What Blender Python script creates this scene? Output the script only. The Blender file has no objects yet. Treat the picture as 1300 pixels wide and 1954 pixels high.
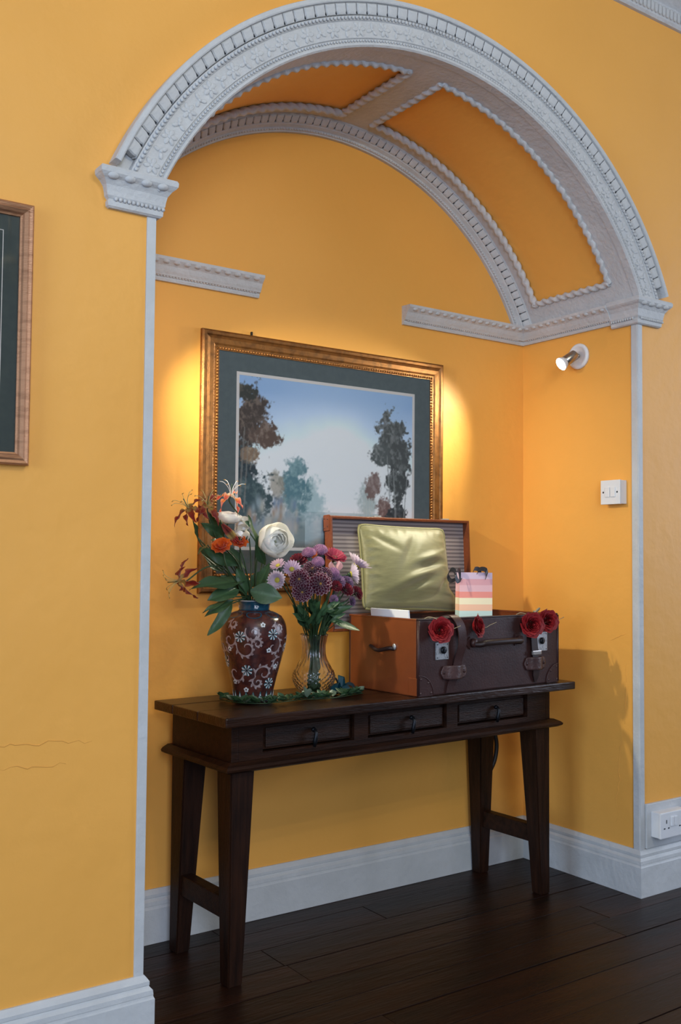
import bpy, bmesh, math, random
import numpy as np
from mathutils import Vector, Matrix
random.seed(7)
sc = bpy.context.scene
COL = sc.collection
PI = math.pi
# ---------------------------------------------------------------- camera
cam_d = bpy.data.cameras.new('camera'); cam = bpy.data.objects.new('camera', cam_d); COL.objects.link(cam)
R_ = Vector((0.81924, -0.57339, 0.00844)); U_ = Vector((-0.03343, -0.03305, 0.99889)); F_ = Vector((0.57248, 0.81861, 0.04624))
cam.matrix_world = Matrix(((R_.x, U_.x, -F_.x, -0.97497), (R_.y, U_.y, -F_.y, -2.18509), (R_.z, U_.z, -F_.z, 1.11987), (0, 0, 0, 1)))
cam_d.sensor_fit = 'VERTICAL'; cam_d.sensor_height = 36; cam_d.lens = 1893.15 * 36 / 1954
cam_d.clip_start = 0.05
sc.camera = cam
# ---------------------------------------------------------------- world, daylight, exposure
w = bpy.data.worlds.new('room_daylight'); sc.world = w; w.use_nodes = True
bg = w.node_tree.nodes['Background']; bg.inputs[0].default_value = (0.66, 0.78, 1.0, 1); bg.inputs[1].default_value = 0.17
def area(name, loc, target, sx, sy, col, power):
    d = bpy.data.lights.new(name, 'AREA'); d.shape = 'RECTANGLE'; d.size = sx; d.size_y = sy; d.color = col; d.energy = power
    o = bpy.data.objects.new(name, d); COL.objects.link(o); o.location = loc
    o.rotation_euler = (Vector(target) - Vector(loc)).to_track_quat('-Z', 'Y').to_euler()
    return o
# daylight only: a tall window at each end of the room and one opposite the niche, all outside the picture
area('window_left_offscreen', (-4.9, -2.0, 1.35), (1.4, 0.1, 1.0), 1.8, 2.3, (0.56, 0.75, 1.0), 125)
area('window_right_offscreen', (5.6, -2.0, 1.9), (1.0, 0.0, 1.4), 1.6, 2.2, (0.68, 0.79, 1.0), 88)
area('window_opposite_offscreen', (-1.6, -4.5, 1.9), (0.8, 0.4, 1.4), 1.0, 2.0, (0.68, 0.80, 1.0), 120)
vs = sc.view_settings
vs.view_transform = 'Standard'; vs.look = 'None'; vs.gamma = 1; vs.use_curve_mapping = False; vs.exposure = -0.15

# ---------------------------------------------------------------- materials
MATS = {}
def mat(name, col, rough=.5, metal=0, col2=None, nscale=6, stretch=(1, 1, 1), lo=.35, hi=.65, bump=0, bscale=40, coat=0, spec=.5,
        attr=False, emit=None, sheen=0, trans=0, ior=1.45, aniso=0, bump2=0, b2scale=6, rand=0):
    m = bpy.data.materials.new(name); m.use_nodes = True; nt = m.node_tree; N = nt.nodes; L = nt.links
    b = N['Principled BSDF']
    b.inputs['Base Color'].default_value = (*col, 1); b.inputs['Roughness'].default_value = rough; b.inputs['Metallic'].default_value = metal
    b.inputs['Specular IOR Level'].default_value = spec; b.inputs['Coat Weight'].default_value = coat; b.inputs['Coat Roughness'].default_value = .08
    b.inputs['Sheen Weight'].default_value = sheen; b.inputs['Transmission Weight'].default_value = trans; b.inputs['IOR'].default_value = ior
    tc = N.new('ShaderNodeTexCoord'); mp = N.new('ShaderNodeMapping'); mp.inputs['Scale'].default_value = stretch
    L.new(tc.outputs['Object'], mp.inputs['Vector'])
    src = None
    if attr:
        a = N.new('ShaderNodeAttribute'); a.attribute_name = 'Col'; src = a.outputs['Color']
    if col2 is not None:
        n = N.new('ShaderNodeTexNoise'); n.inputs['Scale'].default_value = nscale; n.inputs['Detail'].default_value = 5
        L.new(mp.outputs[0], n.inputs['Vector'])
        r = N.new('ShaderNodeMapRange'); r.inputs[1].default_value = lo; r.inputs[2].default_value = hi; L.new(n.outputs['Fac'], r.inputs[0])
        x = N.new('ShaderNodeMix'); x.data_type = 'RGBA'; L.new(r.outputs[0], x.inputs[0])
        if src: L.new(src, x.inputs[6])
        else: x.inputs[6].default_value = (*col, 1)
        x.inputs[7].default_value = (*col2, 1); src = x.outputs[2]
    if rand:
        oi = N.new('ShaderNodeObjectInfo'); hs = N.new('ShaderNodeHueSaturation')
        r = N.new('ShaderNodeMapRange'); r.inputs[3].default_value = 1 - rand; r.inputs[4].default_value = 1 + rand
        L.new(oi.outputs['Random'], r.inputs[0]); L.new(r.outputs[0], hs.inputs['Value'])
        if src: L.new(src, hs.inputs['Color'])
        else: hs.inputs['Color'].default_value = (*col, 1)
        src = hs.outputs[0]
    if src: L.new(src, b.inputs['Base Color'])
    prev = None
    for st, scale in ((bump, bscale), (bump2, b2scale)):
        if st:
            n = N.new('ShaderNodeTexNoise'); n.inputs['Scale'].default_value = scale; n.inputs['Detail'].default_value = 4
            L.new(mp.outputs[0], n.inputs['Vector'])
            bp = N.new('ShaderNodeBump'); bp.inputs['Strength'].default_value = st; bp.inputs['Distance'].default_value = .01
            L.new(n.outputs['Fac'], bp.inputs['Height'])
            if prev: L.new(prev, bp.inputs['Normal'])
            prev = bp.outputs[0]
    if prev: L.new(prev, b.inputs['Normal'])
    if emit:
        b.inputs['Emission Color'].default_value = (*emit[0], 1); b.inputs['Emission Strength'].default_value = emit[1]
    MATS[name] = m
    return m
YEL = mat('yellow_wall_paint', (.85, .405, .080), .50, col2=(.82, .387, .074), nscale=2.5, bump=.16, bscale=20, bump2=.55, b2scale=3.5, spec=.5)
WHI = mat('white_gloss_trim_paint', (.56, .565, .575), .45, col2=(.50, .505, .51), nscale=9, bump=.25, bscale=45, spec=.4)
PLA = mat('white_plaster_paint', (.56, .56, .565), .55, col2=(.51, .51, .515), nscale=12, bump=.35, bscale=70, spec=.3)
SLOT = mat('dark_fill_in_cuts', (.02, .025, .035), .9)  # near-black fill pieces set in the cuts between the eggs
FLO = mat('dark_stained_floorboard', (.022, .0068, .0028), .40, col2=(.005, .003, .0024), nscale=3.2, stretch=(.7, 5, 5), lo=.3, hi=.72, bump=.15, bscale=22, rand=.4, bump2=.2, b2scale=5, spec=.30)
FLG = mat('floor_gap_dirt', (.008, .006, .005), .9)
WOOD = mat('dark_table_wood', (.032, .0115, .0055), .45, col2=(.010, .0042, .0026), nscale=5, stretch=(1.2, 12, 12), lo=.3, hi=.7, bump=.2, bscale=30, spec=.2)
WOODV = mat('dark_leg_wood', (.032, .0115, .0055), .45, col2=(.010, .0042, .0026), nscale=5, stretch=(14, 14, 1.2), lo=.3, hi=.7, bump=.2, bscale=30, spec=.2)
WOODT = mat('polished_table_top_wood', (.032, .0115, .0055), .30, col2=(.010, .0042, .0026), nscale=3.5, stretch=(1.5, 11, 11), lo=.32, hi=.72, bump=.2, bscale=18)
WOODP = mat('worn_drawer_panel_wood', (.032, .0115, .0055), .45, col2=(.010, .0042, .0026), nscale=6, stretch=(1.2, 12, 12), lo=.3, hi=.7, bump=.3, bscale=40, spec=.35)
IRON = mat('black_iron', (.012, .012, .015), .35, metal=.6)
GOLD = mat('antique_gold_frame', (.25, .105, .028), .34, metal=.65, col2=(.085, .034, .012), nscale=7, stretch=(6, 1, 6), lo=.45, hi=.8, bump=.2, bscale=60)
GOLDB = mat('dark_gilt_beading', (.30, .13, .04), .35, metal=.7)
ROSEG = mat('rose_gold_frame', (.44, .22, .115), .42, metal=.55, col2=(.22, .095, .045), nscale=14, stretch=(1, 1, 5), lo=.5, hi=.8, bump=.2, bscale=80)
MATB = mat('grey_green_mount_board', (.135, .160, .160), .9, col2=(.12, .145, .145), nscale=60)
MATD = mat('dark_green_mount_board', (.060, .074, .066), .9, col2=(.052, .065, .06), nscale=60)
MATW = mat('pale_inner_mount', (.78, .71, .66), .8)
PRINT = mat('landscape_print', (.5, .5, .5), .7, attr=True)
LEA = mat('dark_maroon_leather', (.050, .020, .018), .40, col2=(.034, .014, .013), nscale=8, bump=.06, bscale=160, bump2=.10, b2scale=14, spec=.38)
LEAS = mat('glossy_chestnut_leather', (.22, .055, .018), .25, col2=(.15, .038, .013), nscale=5, bump=.05, bscale=40, coat=.8)
LEAT = mat('tan_leather', (.22, .055, .018), .38, col2=(.15, .038, .013), nscale=10, bump=.2, bscale=90)
LOOP = mat('worn_brown_leather_loop', (.085, .043, .040), .38, col2=(.05, .025, .024), nscale=20, bump=.2, bscale=90)
EDGE = mat('dark_leather_edge', (.020, .008, .007), .5)
STEEL = mat('speckled_steel_plate', (.42, .42, .43), .4, metal=.6, col2=(.22, .22, .23), nscale=160, lo=.5, hi=.7)
CHROME = mat('brushed_nickel', (.42, .38, .34), .28, metal=1)
PLASW = mat('white_plastic', (.72, .72, .74), .35)
DKHOLE_SCREW = mat('hole_shade_and_dark_screw', (.03, .035, .045), .6)  # pin slots and keyholes: hole shade put into the colour; also screws, rivets
RIBK = mat('black_satin_ribbon', (.012, .012, .018), .35)
RIBT = mat('teal_satin_ribbon', (.006, .060, .085), .35, col2=(.004, .035, .055), nscale=30)
PAPER = mat('white_paper', (.80, .80, .82), .7)
SATIN = mat('olive_satin', (.185, .175, .080), .42, col2=(.155, .145, .064), nscale=20, stretch=(1, 8, 8), sheen=.3, bump=.12, bscale=220)
PIPE = mat('olive_piping', (.20, .185, .08), .5)
LEAFM = mat('flower_leaf', (.03, .09, .04), .42, attr=True, bump=.15, bscale=60)
PETM = mat('flower_petal', (.8, .8, .8), .55, attr=True, sheen=.2)
for pm_, k_ in ((PETM, .38), (LEAFM, .15)):     # thin petals and leaves let some light through
    nt_ = pm_.node_tree; b_ = nt_.nodes['Principled BSDF']; t_ = nt_.nodes.new('ShaderNodeBsdfTranslucent'); mx_ = nt_.nodes.new('ShaderNodeMixShader'); mx_.inputs[0].default_value = k_
    nt_.links.new([n_ for n_ in nt_.nodes if n_.type == 'ATTRIBUTE'][0].outputs['Color'], t_.inputs[0]); nt_.links.new(b_.outputs[0], mx_.inputs[1]); nt_.links.new(t_.outputs[0], mx_.inputs[2]); nt_.links.new(mx_.outputs[0], nt_.nodes['Material Output'].inputs[0])
STEMM = mat('green_stem', (.035, .075, .025), .5, col2=(.02, .045, .018), nscale=40)
TWINE = mat('pale_twine_stem', (.32, .26, .16), .7)
ROSE = mat('red_foam_petal', (.27, .006, .010), .6, col2=(.22, .005, .008), nscale=30)
VASEB = mat('maroon_mottled_glaze', (.085, .024, .018), .26, col2=(.040, .013, .013), nscale=55, lo=.4, hi=.6, coat=.3, bump=.06, bscale=60)
VASET = mat('teal_glaze', (.015, .10, .16), .2, col2=(.010, .055, .10), nscale=40, coat=.4)
VASEW = mat('pale_painted_enamel', (.34, .28, .29), .35, col2=(.18, .11, .11), nscale=120, lo=.45, hi=.7)
VASEP = mat('white_enamel', (.62, .66, .70), .3)
VASEG = mat('teal_enamel', (.03, .13, .16), .3)
VASEK = mat('black_enamel', (.01, .012, .02), .3)
GLASS = mat('cut_crystal', (.97, .98, 1), .02, trans=1.0, ior=1.45)
CABLE = mat('black_cable', (.01, .01, .01), .5)
BULB = mat('lit_bulb_lens', (1, .95, .85), .4, emit=((1, .86, .66), 22))

def stripes(name, cols, axis, z0, z1, rough=.6, const=True, repeat=0):
    m = bpy.data.materials.new(name); m.use_nodes = True; N = m.node_tree.nodes; L = m.node_tree.links; b = N['Principled BSDF']; b.inputs['Roughness'].default_value = rough
    tc = N.new('ShaderNodeTexCoord'); sx = N.new('ShaderNodeSeparateXYZ'); L.new(tc.outputs['Object'], sx.inputs[0])
    mr = N.new('ShaderNodeMapRange'); mr.inputs[1].default_value = z0; mr.inputs[2].default_value = z1; L.new(sx.outputs[axis], mr.inputs[0])
    s = mr.outputs[0]
    if repeat:
        mr.clamp = False
        f = N.new('ShaderNodeMath'); f.operation = 'FRACT'; L.new(s, f.inputs[0]); s = f.outputs[0]
    cr = N.new('ShaderNodeValToRGB'); cr.color_ramp.interpolation = 'CONSTANT' if const else 'LINEAR'
    while len(cr.color_ramp.elements) > 1: cr.color_ramp.elements.remove(cr.color_ramp.elements[-1])
    for i, (p, c) in enumerate(cols):
        e = cr.color_ramp.elements[0] if i == 0 else cr.color_ramp.elements.new(p)
        e.position = p; e.color = (*c, 1)
    L.new(s, cr.inputs[0]); L.new(cr.outputs[0], b.inputs['Base Color'])
    return m
LINING = stripes('striped_cloth_lining', [(0, (.27, .225, .23)), (.3, (.10, .08, .092)), (.5, (.21, .175, .18)), (.72, (.34, .29, .29)), (1, (.27, .225, .23))], 2, 0, .0135, .85, False, 1)
BAGP = stripes('pastel_striped_paper', [(0, (.52, .66, .62)), (.20, (.86, .50, .33)), (.335, (.86, .74, .50)), (.47, (.80, .27, .22)), (.60, (.74, .43, .46)), (.735, (.67, .33, .36)), (.865, (.64, .47, .58))], 2, 0, .156, .55)

# ---------------------------------------------------------------- mesh helpers
def link(name, me, m, parent=None, mw=None, smooth=False):
    o = bpy.data.objects.new(name, me); COL.objects.link(o)
    if m is not None and len(me.materials) == 0: me.materials.append(m)
    if smooth:
        me.polygons.foreach_set('use_smooth', [True] * len(me.polygons))
    if parent is not None: o.parent = parent
    if mw is not None: o.matrix_local = mw
    return o
def mesh(name, V, Fc, cols=None):
    me = bpy.data.meshes.new(name); me.from_pydata([tuple(v) for v in V], [], Fc); me.update()
    if cols is not None:
        ca = me.color_attributes.new('Col', 'FLOAT_COLOR', 'POINT')
        ca.data.foreach_set('color', np.array([(*c[:3], 1) for c in cols], dtype=np.float32).ravel())
    return me
def bm_mesh(name, bm):
    bmesh.ops.recalc_face_normals(bm, faces=bm.faces)
    me = bpy.data.meshes.new(name); bm.to_mesh(me); bm.free(); return me
def bm_box(bm, lo, hi, bev=0, M=None, taper=None):
    r = bmesh.ops.create_cube(bm, size=1)
    vs_ = r['verts']
    for v in vs_:
        v.co = Vector([lo[i] + (v.co[i] + .5) * (hi[i] - lo[i]) for i in range(3)])
    if bev:
        es = list({e for v in vs_ for e in v.link_edges})
        g = bmesh.ops.bevel(bm, geom=es, offset=bev, segments=2, affect='EDGES', profile=.6)
        vs_ = list({v for f in g['faces'] for v in f.verts} | {v for v in vs_ if v.is_valid})
    if M is not None:
        bmesh.ops.transform(bm, matrix=M, verts=[v for v in vs_ if v.is_valid])
def box(name, lo, hi, m, parent=None, bev=0, mw=None, smooth=False):
    bm = bmesh.new(); bm_box(bm, lo, hi, bev); return link(name, bm_mesh(name, bm), m, parent, mw, smooth)
def frames(pts):
    pts = [Vector(p) for p in pts]; T = []
    for i in range(len(pts)):
        a = pts[max(i - 1, 0)]; b = pts[min(i + 1, len(pts) - 1)]; T.append((b - a).normalized())
    n = T[0].orthogonal().normalized(); out = []
    for i, t in enumerate(T):
        n = (n - t * n.dot(t)).normalized(); out.append((pts[i], t, n.copy(), t.cross(n)))
    return out
def tube_data(pts, r, seg=8, caps=True, mod=None, off=0):
    fr = frames(pts); V = []; Fc = []; n = len(fr); s = 0
    for i, (p, t, a, b) in enumerate(fr):
        if i: s += (p - fr[i - 1][0]).length
        rr = r[i] if isinstance(r, (list, tuple)) else r
        for k in range(seg):
            ph = 2 * PI * k / seg; q = rr * (mod(ph, s) if mod else 1)
            V.append(p + a * (math.cos(ph) * q) + b * (math.sin(ph) * q))
    for i in range(n - 1):
        for k in range(seg):
            k2 = (k + 1) % seg
            Fc.append((off + i * seg + k, off + i * seg + k2, off + (i + 1) * seg + k2, off + (i + 1) * seg + k))
    if caps:
        Fc.append(tuple(off + k for k in range(seg))[::-1]); Fc.append(tuple(off + (n - 1) * seg + k for k in range(seg)))
    return V, Fc
def tube(name, pts, r, m, parent=None, seg=8, mod=None, mw=None):
    V, Fc = tube_data(pts, r, seg, mod=mod); return link(name, mesh(name, V, Fc), m, parent, mw, True)
def smooth_path(pts, n=12):
    pts = [Vector(p) for p in pts]; P = [pts[0] * 2 - pts[1]] + pts + [pts[-1] * 2 - pts[-2]]; out = []
    for i in range(1, len(P) - 2):
        for k in range(n):
            t = k / n; a, b, c, d = P[i - 1], P[i], P[i + 1], P[i + 2]
            out.append(.5 * ((2 * b) + (c - a) * t + (2 * a - 5 * b + 4 * c - d) * t * t + (3 * b - a - 3 * c + d) * t ** 3))
    out.append(pts[-1]); return out
def lathe(name, prof, m, parent=None, seg=48, mod=None, mw=None, closed=False):
    V = []; Fc = []; n = len(prof)
    for i, (r, z) in enumerate(prof):
        for k in range(seg):
            ph = 2 * PI * k / seg; rr = r * (mod(ph, z) if mod else 1)
            V.append((rr * math.cos(ph), rr * math.sin(ph), z))
    for i in range(n - 1):
        for k in range(seg):
            k2 = (k + 1) % seg; Fc.append((i * seg + k, i * seg + k2, (i + 1) * seg + k2, (i + 1) * seg + k))
    if not closed:
        Fc.append(tuple(range(seg))[::-1]); Fc.append(tuple((n - 1) * seg + k for k in range(seg)))
    else:
        for k in range(seg):
            k2 = (k + 1) % seg; Fc.append(((n - 1) * seg + k, (n - 1) * seg + k2, k2, k))
    return link(name, mesh(name, V, Fc), m, parent, mw, True)
def tag(o, label, cat, group=None):
    o['label'] = label; o['category'] = cat
    if group: o['group'] = group
    return o
def struct(o, label=None):
    o['kind'] = 'structure'
    if label: o['label'] = label
    return o
def stuff(o): o['kind'] = 'stuff'; return o
def thing(name, label, cat, loc=(0, 0, 0), rz=0, group=None):
    o = bpy.data.objects.new(name, None); COL.objects.link(o); o.location = loc; o.rotation_euler = (0, 0, rz); o.empty_display_size = .05
    return tag(o, label, cat, group)
def aim(loc, d, roll=0):
    """matrix whose local +Z points along d"""
    d = Vector(d).normalized(); q = d.to_track_quat('Z', 'Y')
    return Matrix.Translation(Vector(loc)) @ q.to_matrix().to_4x4() @ Matrix.Rotation(roll, 4, 'Z')
def ball(name, rx, ry, rz, useg=10, vseg=6):
    bm = bmesh.new(); bmesh.ops.create_uvsphere(bm, u_segments=useg, v_segments=vseg, radius=1)
    bmesh.ops.scale(bm, vec=(rx, ry, rz), verts=bm.verts); me = bm_mesh(name, bm)
    me.polygons.foreach_set('use_smooth', [True] * len(me.polygons)); return me

# ---------------------------------------------------------------- structure: walls
W, D, H = 1.79, .54, 3.30
CX, CZ, RA = .895, 1.60, .975
TH0 = math.acos(.895 / RA); ZS = CZ + RA * math.sin(TH0)
XL, XR, YF = -5.2, 5.9, -4.6
def arcpts(n, t0=TH0, t1=PI - TH0): return [t0 + (t1 - t0) * i / n for i in range(n + 1)]
# front wall with arched opening
V = [(XL, 0, 0), (0, 0, 0), (0, 0, ZS), (0, 0, H), (XL, 0, H), (XL, 0, ZS), (W, 0, 0), (XR, 0, 0), (XR, 0, ZS), (XR, 0, H), (W, 0, H), (W, 0, ZS)]
Fc = [(0, 1, 2, 5), (5, 2, 3, 4), (6, 7, 8, 11), (11, 8, 9, 10)]
A = arcpts(64); b0 = len(V)
for t in A:
    x = CX + RA * math.cos(t); V.append((x, 0, CZ + RA * math.sin(t))); V.append((x, 0, H))
for i in range(64): Fc.append((b0 + 2 * i, b0 + 2 * i + 1, b0 + 2 * i + 3, b0 + 2 * i + 2))
struct(link('wall_front', mesh('wall_front', V, Fc), YEL), 'yellow plaster wall around the arched niche')
struct(box('wall_back', (-.12, D, 0), (W + .12, D + .1, 2.75), YEL), 'yellow back wall of the arched niche')
struct(box('wall_right', (W, .001, 0), (W + .1, D, ZS), YEL), 'yellow side wall of the niche carrying the switch')
struct(box('wall_left', (-.1, .001, 0), (0, D, ZS), YEL), 'yellow side wall of the niche hidden behind the jamb')
def sweep_arc(name, prof, m, t0=TH0, t1=PI - TH0, n=72, parent=None, smooth=True, closed=False):
    V = []; Fc = []; k = len(prof)
    for t in arcpts(n, t0, t1):
        for r, y in prof: V.append((CX + r * math.cos(t), y, CZ + r * math.sin(t)))
    kk = k if closed else k - 1
    for i in range(n):
        for j in range(kk):
            j2 = (j + 1) % k; Fc.append((i * k + j, i * k + j2, (i + 1) * k + j2, (i + 1) * k + j))
    if closed:
        Fc.append(tuple(range(k))[::-1]); Fc.append(tuple(n * k + j for j in range(k)))
    return link(name, mesh(name, V, Fc), m, parent, None, False)
RP = RA + .014
struct(sweep_arc('ceiling', [(RP, 0), (RP, D), (RP + .06, D), (RP + .06, 0)], YEL, n=96, closed=True), 'ochre barrel-vaulted ceiling of the niche')
# room ceiling and floor base
struct(box('ceiling', (XL, YF, H), (XR, .1, H + .08), WHI), 'white ceiling of the room')
flo = struct(box('floor', (XL, YF, -.06), (XR, D + .05, -.012), FLG), 'dark stained floorboards')
rows = 14; pw = .128; y = D
k = 0
rng = random.Random(3)
for i in range(12):
    y1 = D + .02 - i * pw; y0 = y1 - pw
    x = -.9 - rng.random() * .6
    while x < 2.9:
        ln = .9 + rng.random() * 1.1; x1 = x + ln
        if i == 5: x, x1 = (x, 1.462) if x < 1.3 else (1.462, 2.9)
        dz = rng.uniform(-.0012, .0008)
        if x < -.02 and y0 > -.01:            # keep boards out of the wall masses
            xs = 0 if x1 > 0 else None
        else: xs = x
        if xs is not None and (y0 < -.01 or xs < W):
            xe = min(x1, W) if y0 > -.01 else x1
            o = box('floorboard', (0, 0, -.012), (xe - xs - .0025, pw - rng.uniform(.002, .0045), 0), FLO, flo, .0012, Matrix.Translation((xs, y0, dz)))
        x = x1
o = stuff(box('floorboard_field', (XL, YF, -.012), (XR, D + .02 - 12 * pw - .003, -.0005), FLO, flo))
# corner beads on the jambs
def strip(lo, hi): return struct(box('trim_1', lo, hi, WHI, None, .0015), 'white corner bead strip on the niche jamb')
strip((-.020, -.005, .145), (.003, .004, 1.95)); strip((-.004, -.003, .145), (.004, .020, 1.95))
strip((W - .003, -.006, .145), (W + .020, .004, 1.95)); strip((W - .005, -.003, .145), (W + .004, .022, 1.95))

# plan sweeps (baseboards, cornices)
def offset_path(path, d):
    out = []; n = len(path)
    for i, p in enumerate(path):
        p = Vector(p); ns = []
        if i > 0: t = (p - Vector(path[i - 1])).normalized(); ns.append(Vector((t.y, -t.x)))
        if i < n - 1: t = (Vector(path[i + 1]) - p).normalized(); ns.append(Vector((t.y, -t.x)))
        if len(ns) == 1: out.append(p + ns[0] * d)
        else:
            m_ = (ns[0] + ns[1]).normalized(); out.append(p + m_ * (d / m_.dot(ns[0])))
    return out
def plan_sweep(names, path, prof, m):
    """one object per leg of the path; prof = (out, z), offset to the right of travel"""
    offs = [offset_path(path, d) for d, z in prof]; res = []; k = len(prof)
    for i in range(len(path) - 1):
        V = []
        for e in (i, i + 1):
            for j in range(k): V.append((offs[j][e].x, offs[j][e].y, prof[j][1]))
        Fc = [(j, (j + 1) % k, k + (j + 1) % k, k + j) for j in range(k)] + [tuple(range(k))[::-1], tuple(range(k, 2 * k))]
        bm = bmesh.new(); me = mesh(names[i], V, Fc); bm.from_mesh(me); bpy.data.meshes.remove(me)
        res.append(struct(link(names[i], bm_mesh(names[i], bm), m)))
    return res
BB = [(0, 0), (.024, 0), (.024, .098), (.022, .102), (.021, .106), (.0215, .108), (.0205, .118), (.015, .124), (.0135, .127), (.0145, .129), (.0145, .137), (.009, .145), (.005, .150), (0, .150)]
plan_sweep(['baseboard_front_left', 'baseboard_left', 'baseboard_back', 'baseboard_right', 'baseboard_front_right'],
           [(XL, 0), (0, 0), (0, D), (W, D), (W, 0), (XR, 0)], BB, WHI)
# niche springing cornice
CO = [(0, 1.945), (.010, 1.945), (.013, 1.952), (.012, 1.958), (.020, 1.961), (.021, 1.964), (.026, 1.972), (.032, 1.986), (.042, 1.996), (.047, 2.001), (.047, 2.010), (.0, 2.012)]
cor = plan_sweep(['trim_2', 'trim_2'], [(1.188, D), (W, D), (W, .10)], CO, PLA)
cor += plan_sweep(['trim_2', 'trim_2'], [(0, .10), (0, D), (.600, D)], CO, PLA)
for o_, lb in zip(cor, ('white leaf-and-bead cornice strip on the back wall beside the vault', 'white cornice strip along the side wall above the spotlight', 'white cornice strip on the hidden side wall', 'white leaf-and-bead cornice strip on the back wall beside the jamb')): o_['label'] = lb
leafb = ball('leaf_drop', .013, .008, .008, 8, 6); beadb = ball('bead', .004, .004, .004, 6, 4)
def along(o_, p, q, out, z, step, me, name, rot=0):
    p, q = Vector((*p, z)), Vector((*q, z)); n = max(1, int((q - p).length / step)); t = (q - p).normalized(); nn = Vector((t.y, -t.x, 0))
    for i in range(n):
        c = p + (q - p) * ((i + .5) / n) + nn * out
        a = link(name, me, PLA, o_, Matrix.Translation(c) @ Matrix.Rotation(math.atan2(t.y, t.x), 4, 'Z') @ Matrix.Rotation(.5, 4, 'X'))
def bead_row(o_, p, q, out, z, step, r=.004):
    p, q = Vector((*p, z)), Vector((*q, z)); n = max(1, int((q - p).length / step)); t = (q - p).normalized(); nn = Vector((t.y, -t.x, 0))
    merged(o_, 'bead_row', [p + (q - p) * ((i + .5) / n) + nn * out for i in range(n)], r)
def merged(parent, name, centres, r, m=None):
    base = ball('tmp', r, r, r, 6, 4); bv = np.array([v.co[:] for v in base.vertices]); bf = [tuple(f.vertices) for f in base.polygons]
    V = []; Fc = []
    for c in centres:
        o0 = len(V); V.extend((bv + np.array(c[:])).tolist()); Fc.extend([tuple(i + o0 for i in f) for f in bf])
    bpy.data.meshes.remove(base)
    return stuff(link(name, mesh(name, V, Fc), m or PLA, parent, None, True))
for o_, (p_, q_) in zip(cor, (((1.20, D), (W - .04, D)), ((W, D - .04), (W, .10)), ((0, .10), (0, D - .04)), ((.04, D), (.59, D)))):
    along(o_, p_, q_, .040, 1.998, .034, leafb, 'leaf_drop'); bead_row(o_, p_, q_, .015, 1.960, .010)
# springing capitals
CA = [(0, 1.930), (.010, 1.930), (.015, 1.934), (.016, 1.944), (.013, 1.950), (.016, 1.953), (.019, 1.957), (.020, 1.966), (.023, 1.980), (.031, 1.992), (.038, 1.998), (.042, 2.003), (.043, 2.012), (.040, 2.018), (.0, 2.020)]
cr_ = plan_sweep(['trim_3', 'trim_3', 'trim_3'], [(W, .10), (W, 0), (W + .098, 0), (W + .098, .02)], CA, PLA)
cl_ = plan_sweep(['trim_3', 'trim_3', 'trim_3'], [(-.108, .02), (-.108, 0), (0, 0), (0, .10)], CA, PLA)
for o_ in cr_: o_['label'] = 'white moulded springing block of the arch above the switch'
for o_ in cl_: o_['label'] = 'white moulded springing block of the arch near the gilt frame on the front wall'
capleaf = ball('leaf_drop', .015, .006, .009, 8, 6)
along(cr_[1], (W - .025, 0), (W + .13, 0), .036, 1.998, .034, capleaf, 'leaf_drop'); along(cl_[1], (-.140, 0), (.025, 0), .036, 1.998, .034, capleaf, 'leaf_drop')
bead_row(cr_[1], (W, 0), (W + .12, 0), .017, 1.950, .010, .005); bead_row(cl_[1], (-.11, 0), (.02, 0), .017, 1.950, .010, .005)
bead_row(cr_[0], (W, .1), (W, 0), .017, 1.950, .010, .005)

# archivolt
AV = [(RA - .002, .0), (RA - .002, -.026), (RA + .002, -.031), (RA + .008, -.031), (RA + .010, -.024), (RA + .020, -.024), (RA + .022, -.028), (RA + .066, -.029), (RA + .068, -.033),
      (RA + .070, -.031), (RA + .078, -.031), (RA + .081, -.030), (RA + .0822, -.027), (RA + .0830, -.008), (RA + .1118, -.012), (RA + .1124, -.037), (RA + .113, -.043), (RA + .116, -.045), (RA + .126, -.044), (RA + .128, -.040), (RA + .128, 0)]
arch = struct(sweep_arc('trim_4', AV, PLA, n=96, closed=True), 'white plaster archivolt with egg-and-dart edge around the niche')
def rad_frame(t, r, y, tilt=0):
    c, s = math.cos(t), math.sin(t)
    M = Matrix(((-s, c, 0, CX + r * c), (0, 0, -1, y), (c, s, 0, CZ + r * s), (0, 0, 0, 1)))   # x tangent, y radial out, z to the room
    return M @ Matrix.Rotation(tilt, 4, 'X')
def egg_block(w_, h_, dep, dome):
    """one egg with straight flanks; neighbours stand a hair apart so the gap between them is a deep cut"""
    half = [(w_, h_), (w_, -h_ * .30), (w_ * .90, -h_ * .62), (w_ * .84, -h_ * .82), (w_ * .99, -h_)]; ol = half + [(-x, y_) for x, y_ in half[::-1]]; k = len(ol)
    V = [(x, y_, -dep) for x, y_ in ol] + [(x, y_, 0) for x, y_ in ol] + [(x * .82, y_ * .86, dome * .75) for x, y_ in ol] + [(x * .4, y_ * .45, dome) for x, y_ in ol]
    Fc = [tuple(range(k))[::-1], tuple(range(3 * k, 4 * k))]
    for l in range(3):
        for q in range(k): Fc.append((l * k + q, l * k + (q + 1) % k, (l + 1) * k + (q + 1) % k, (l + 1) * k + q))
    me = mesh('t', V, Fc); bm = bmesh.new(); bm.from_mesh(me); bpy.data.meshes.remove(me); return bm_mesh('egg', bm)
eggm = egg_block(.0175, .0150, .016, .0045)
bm = bmesh.new()
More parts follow.
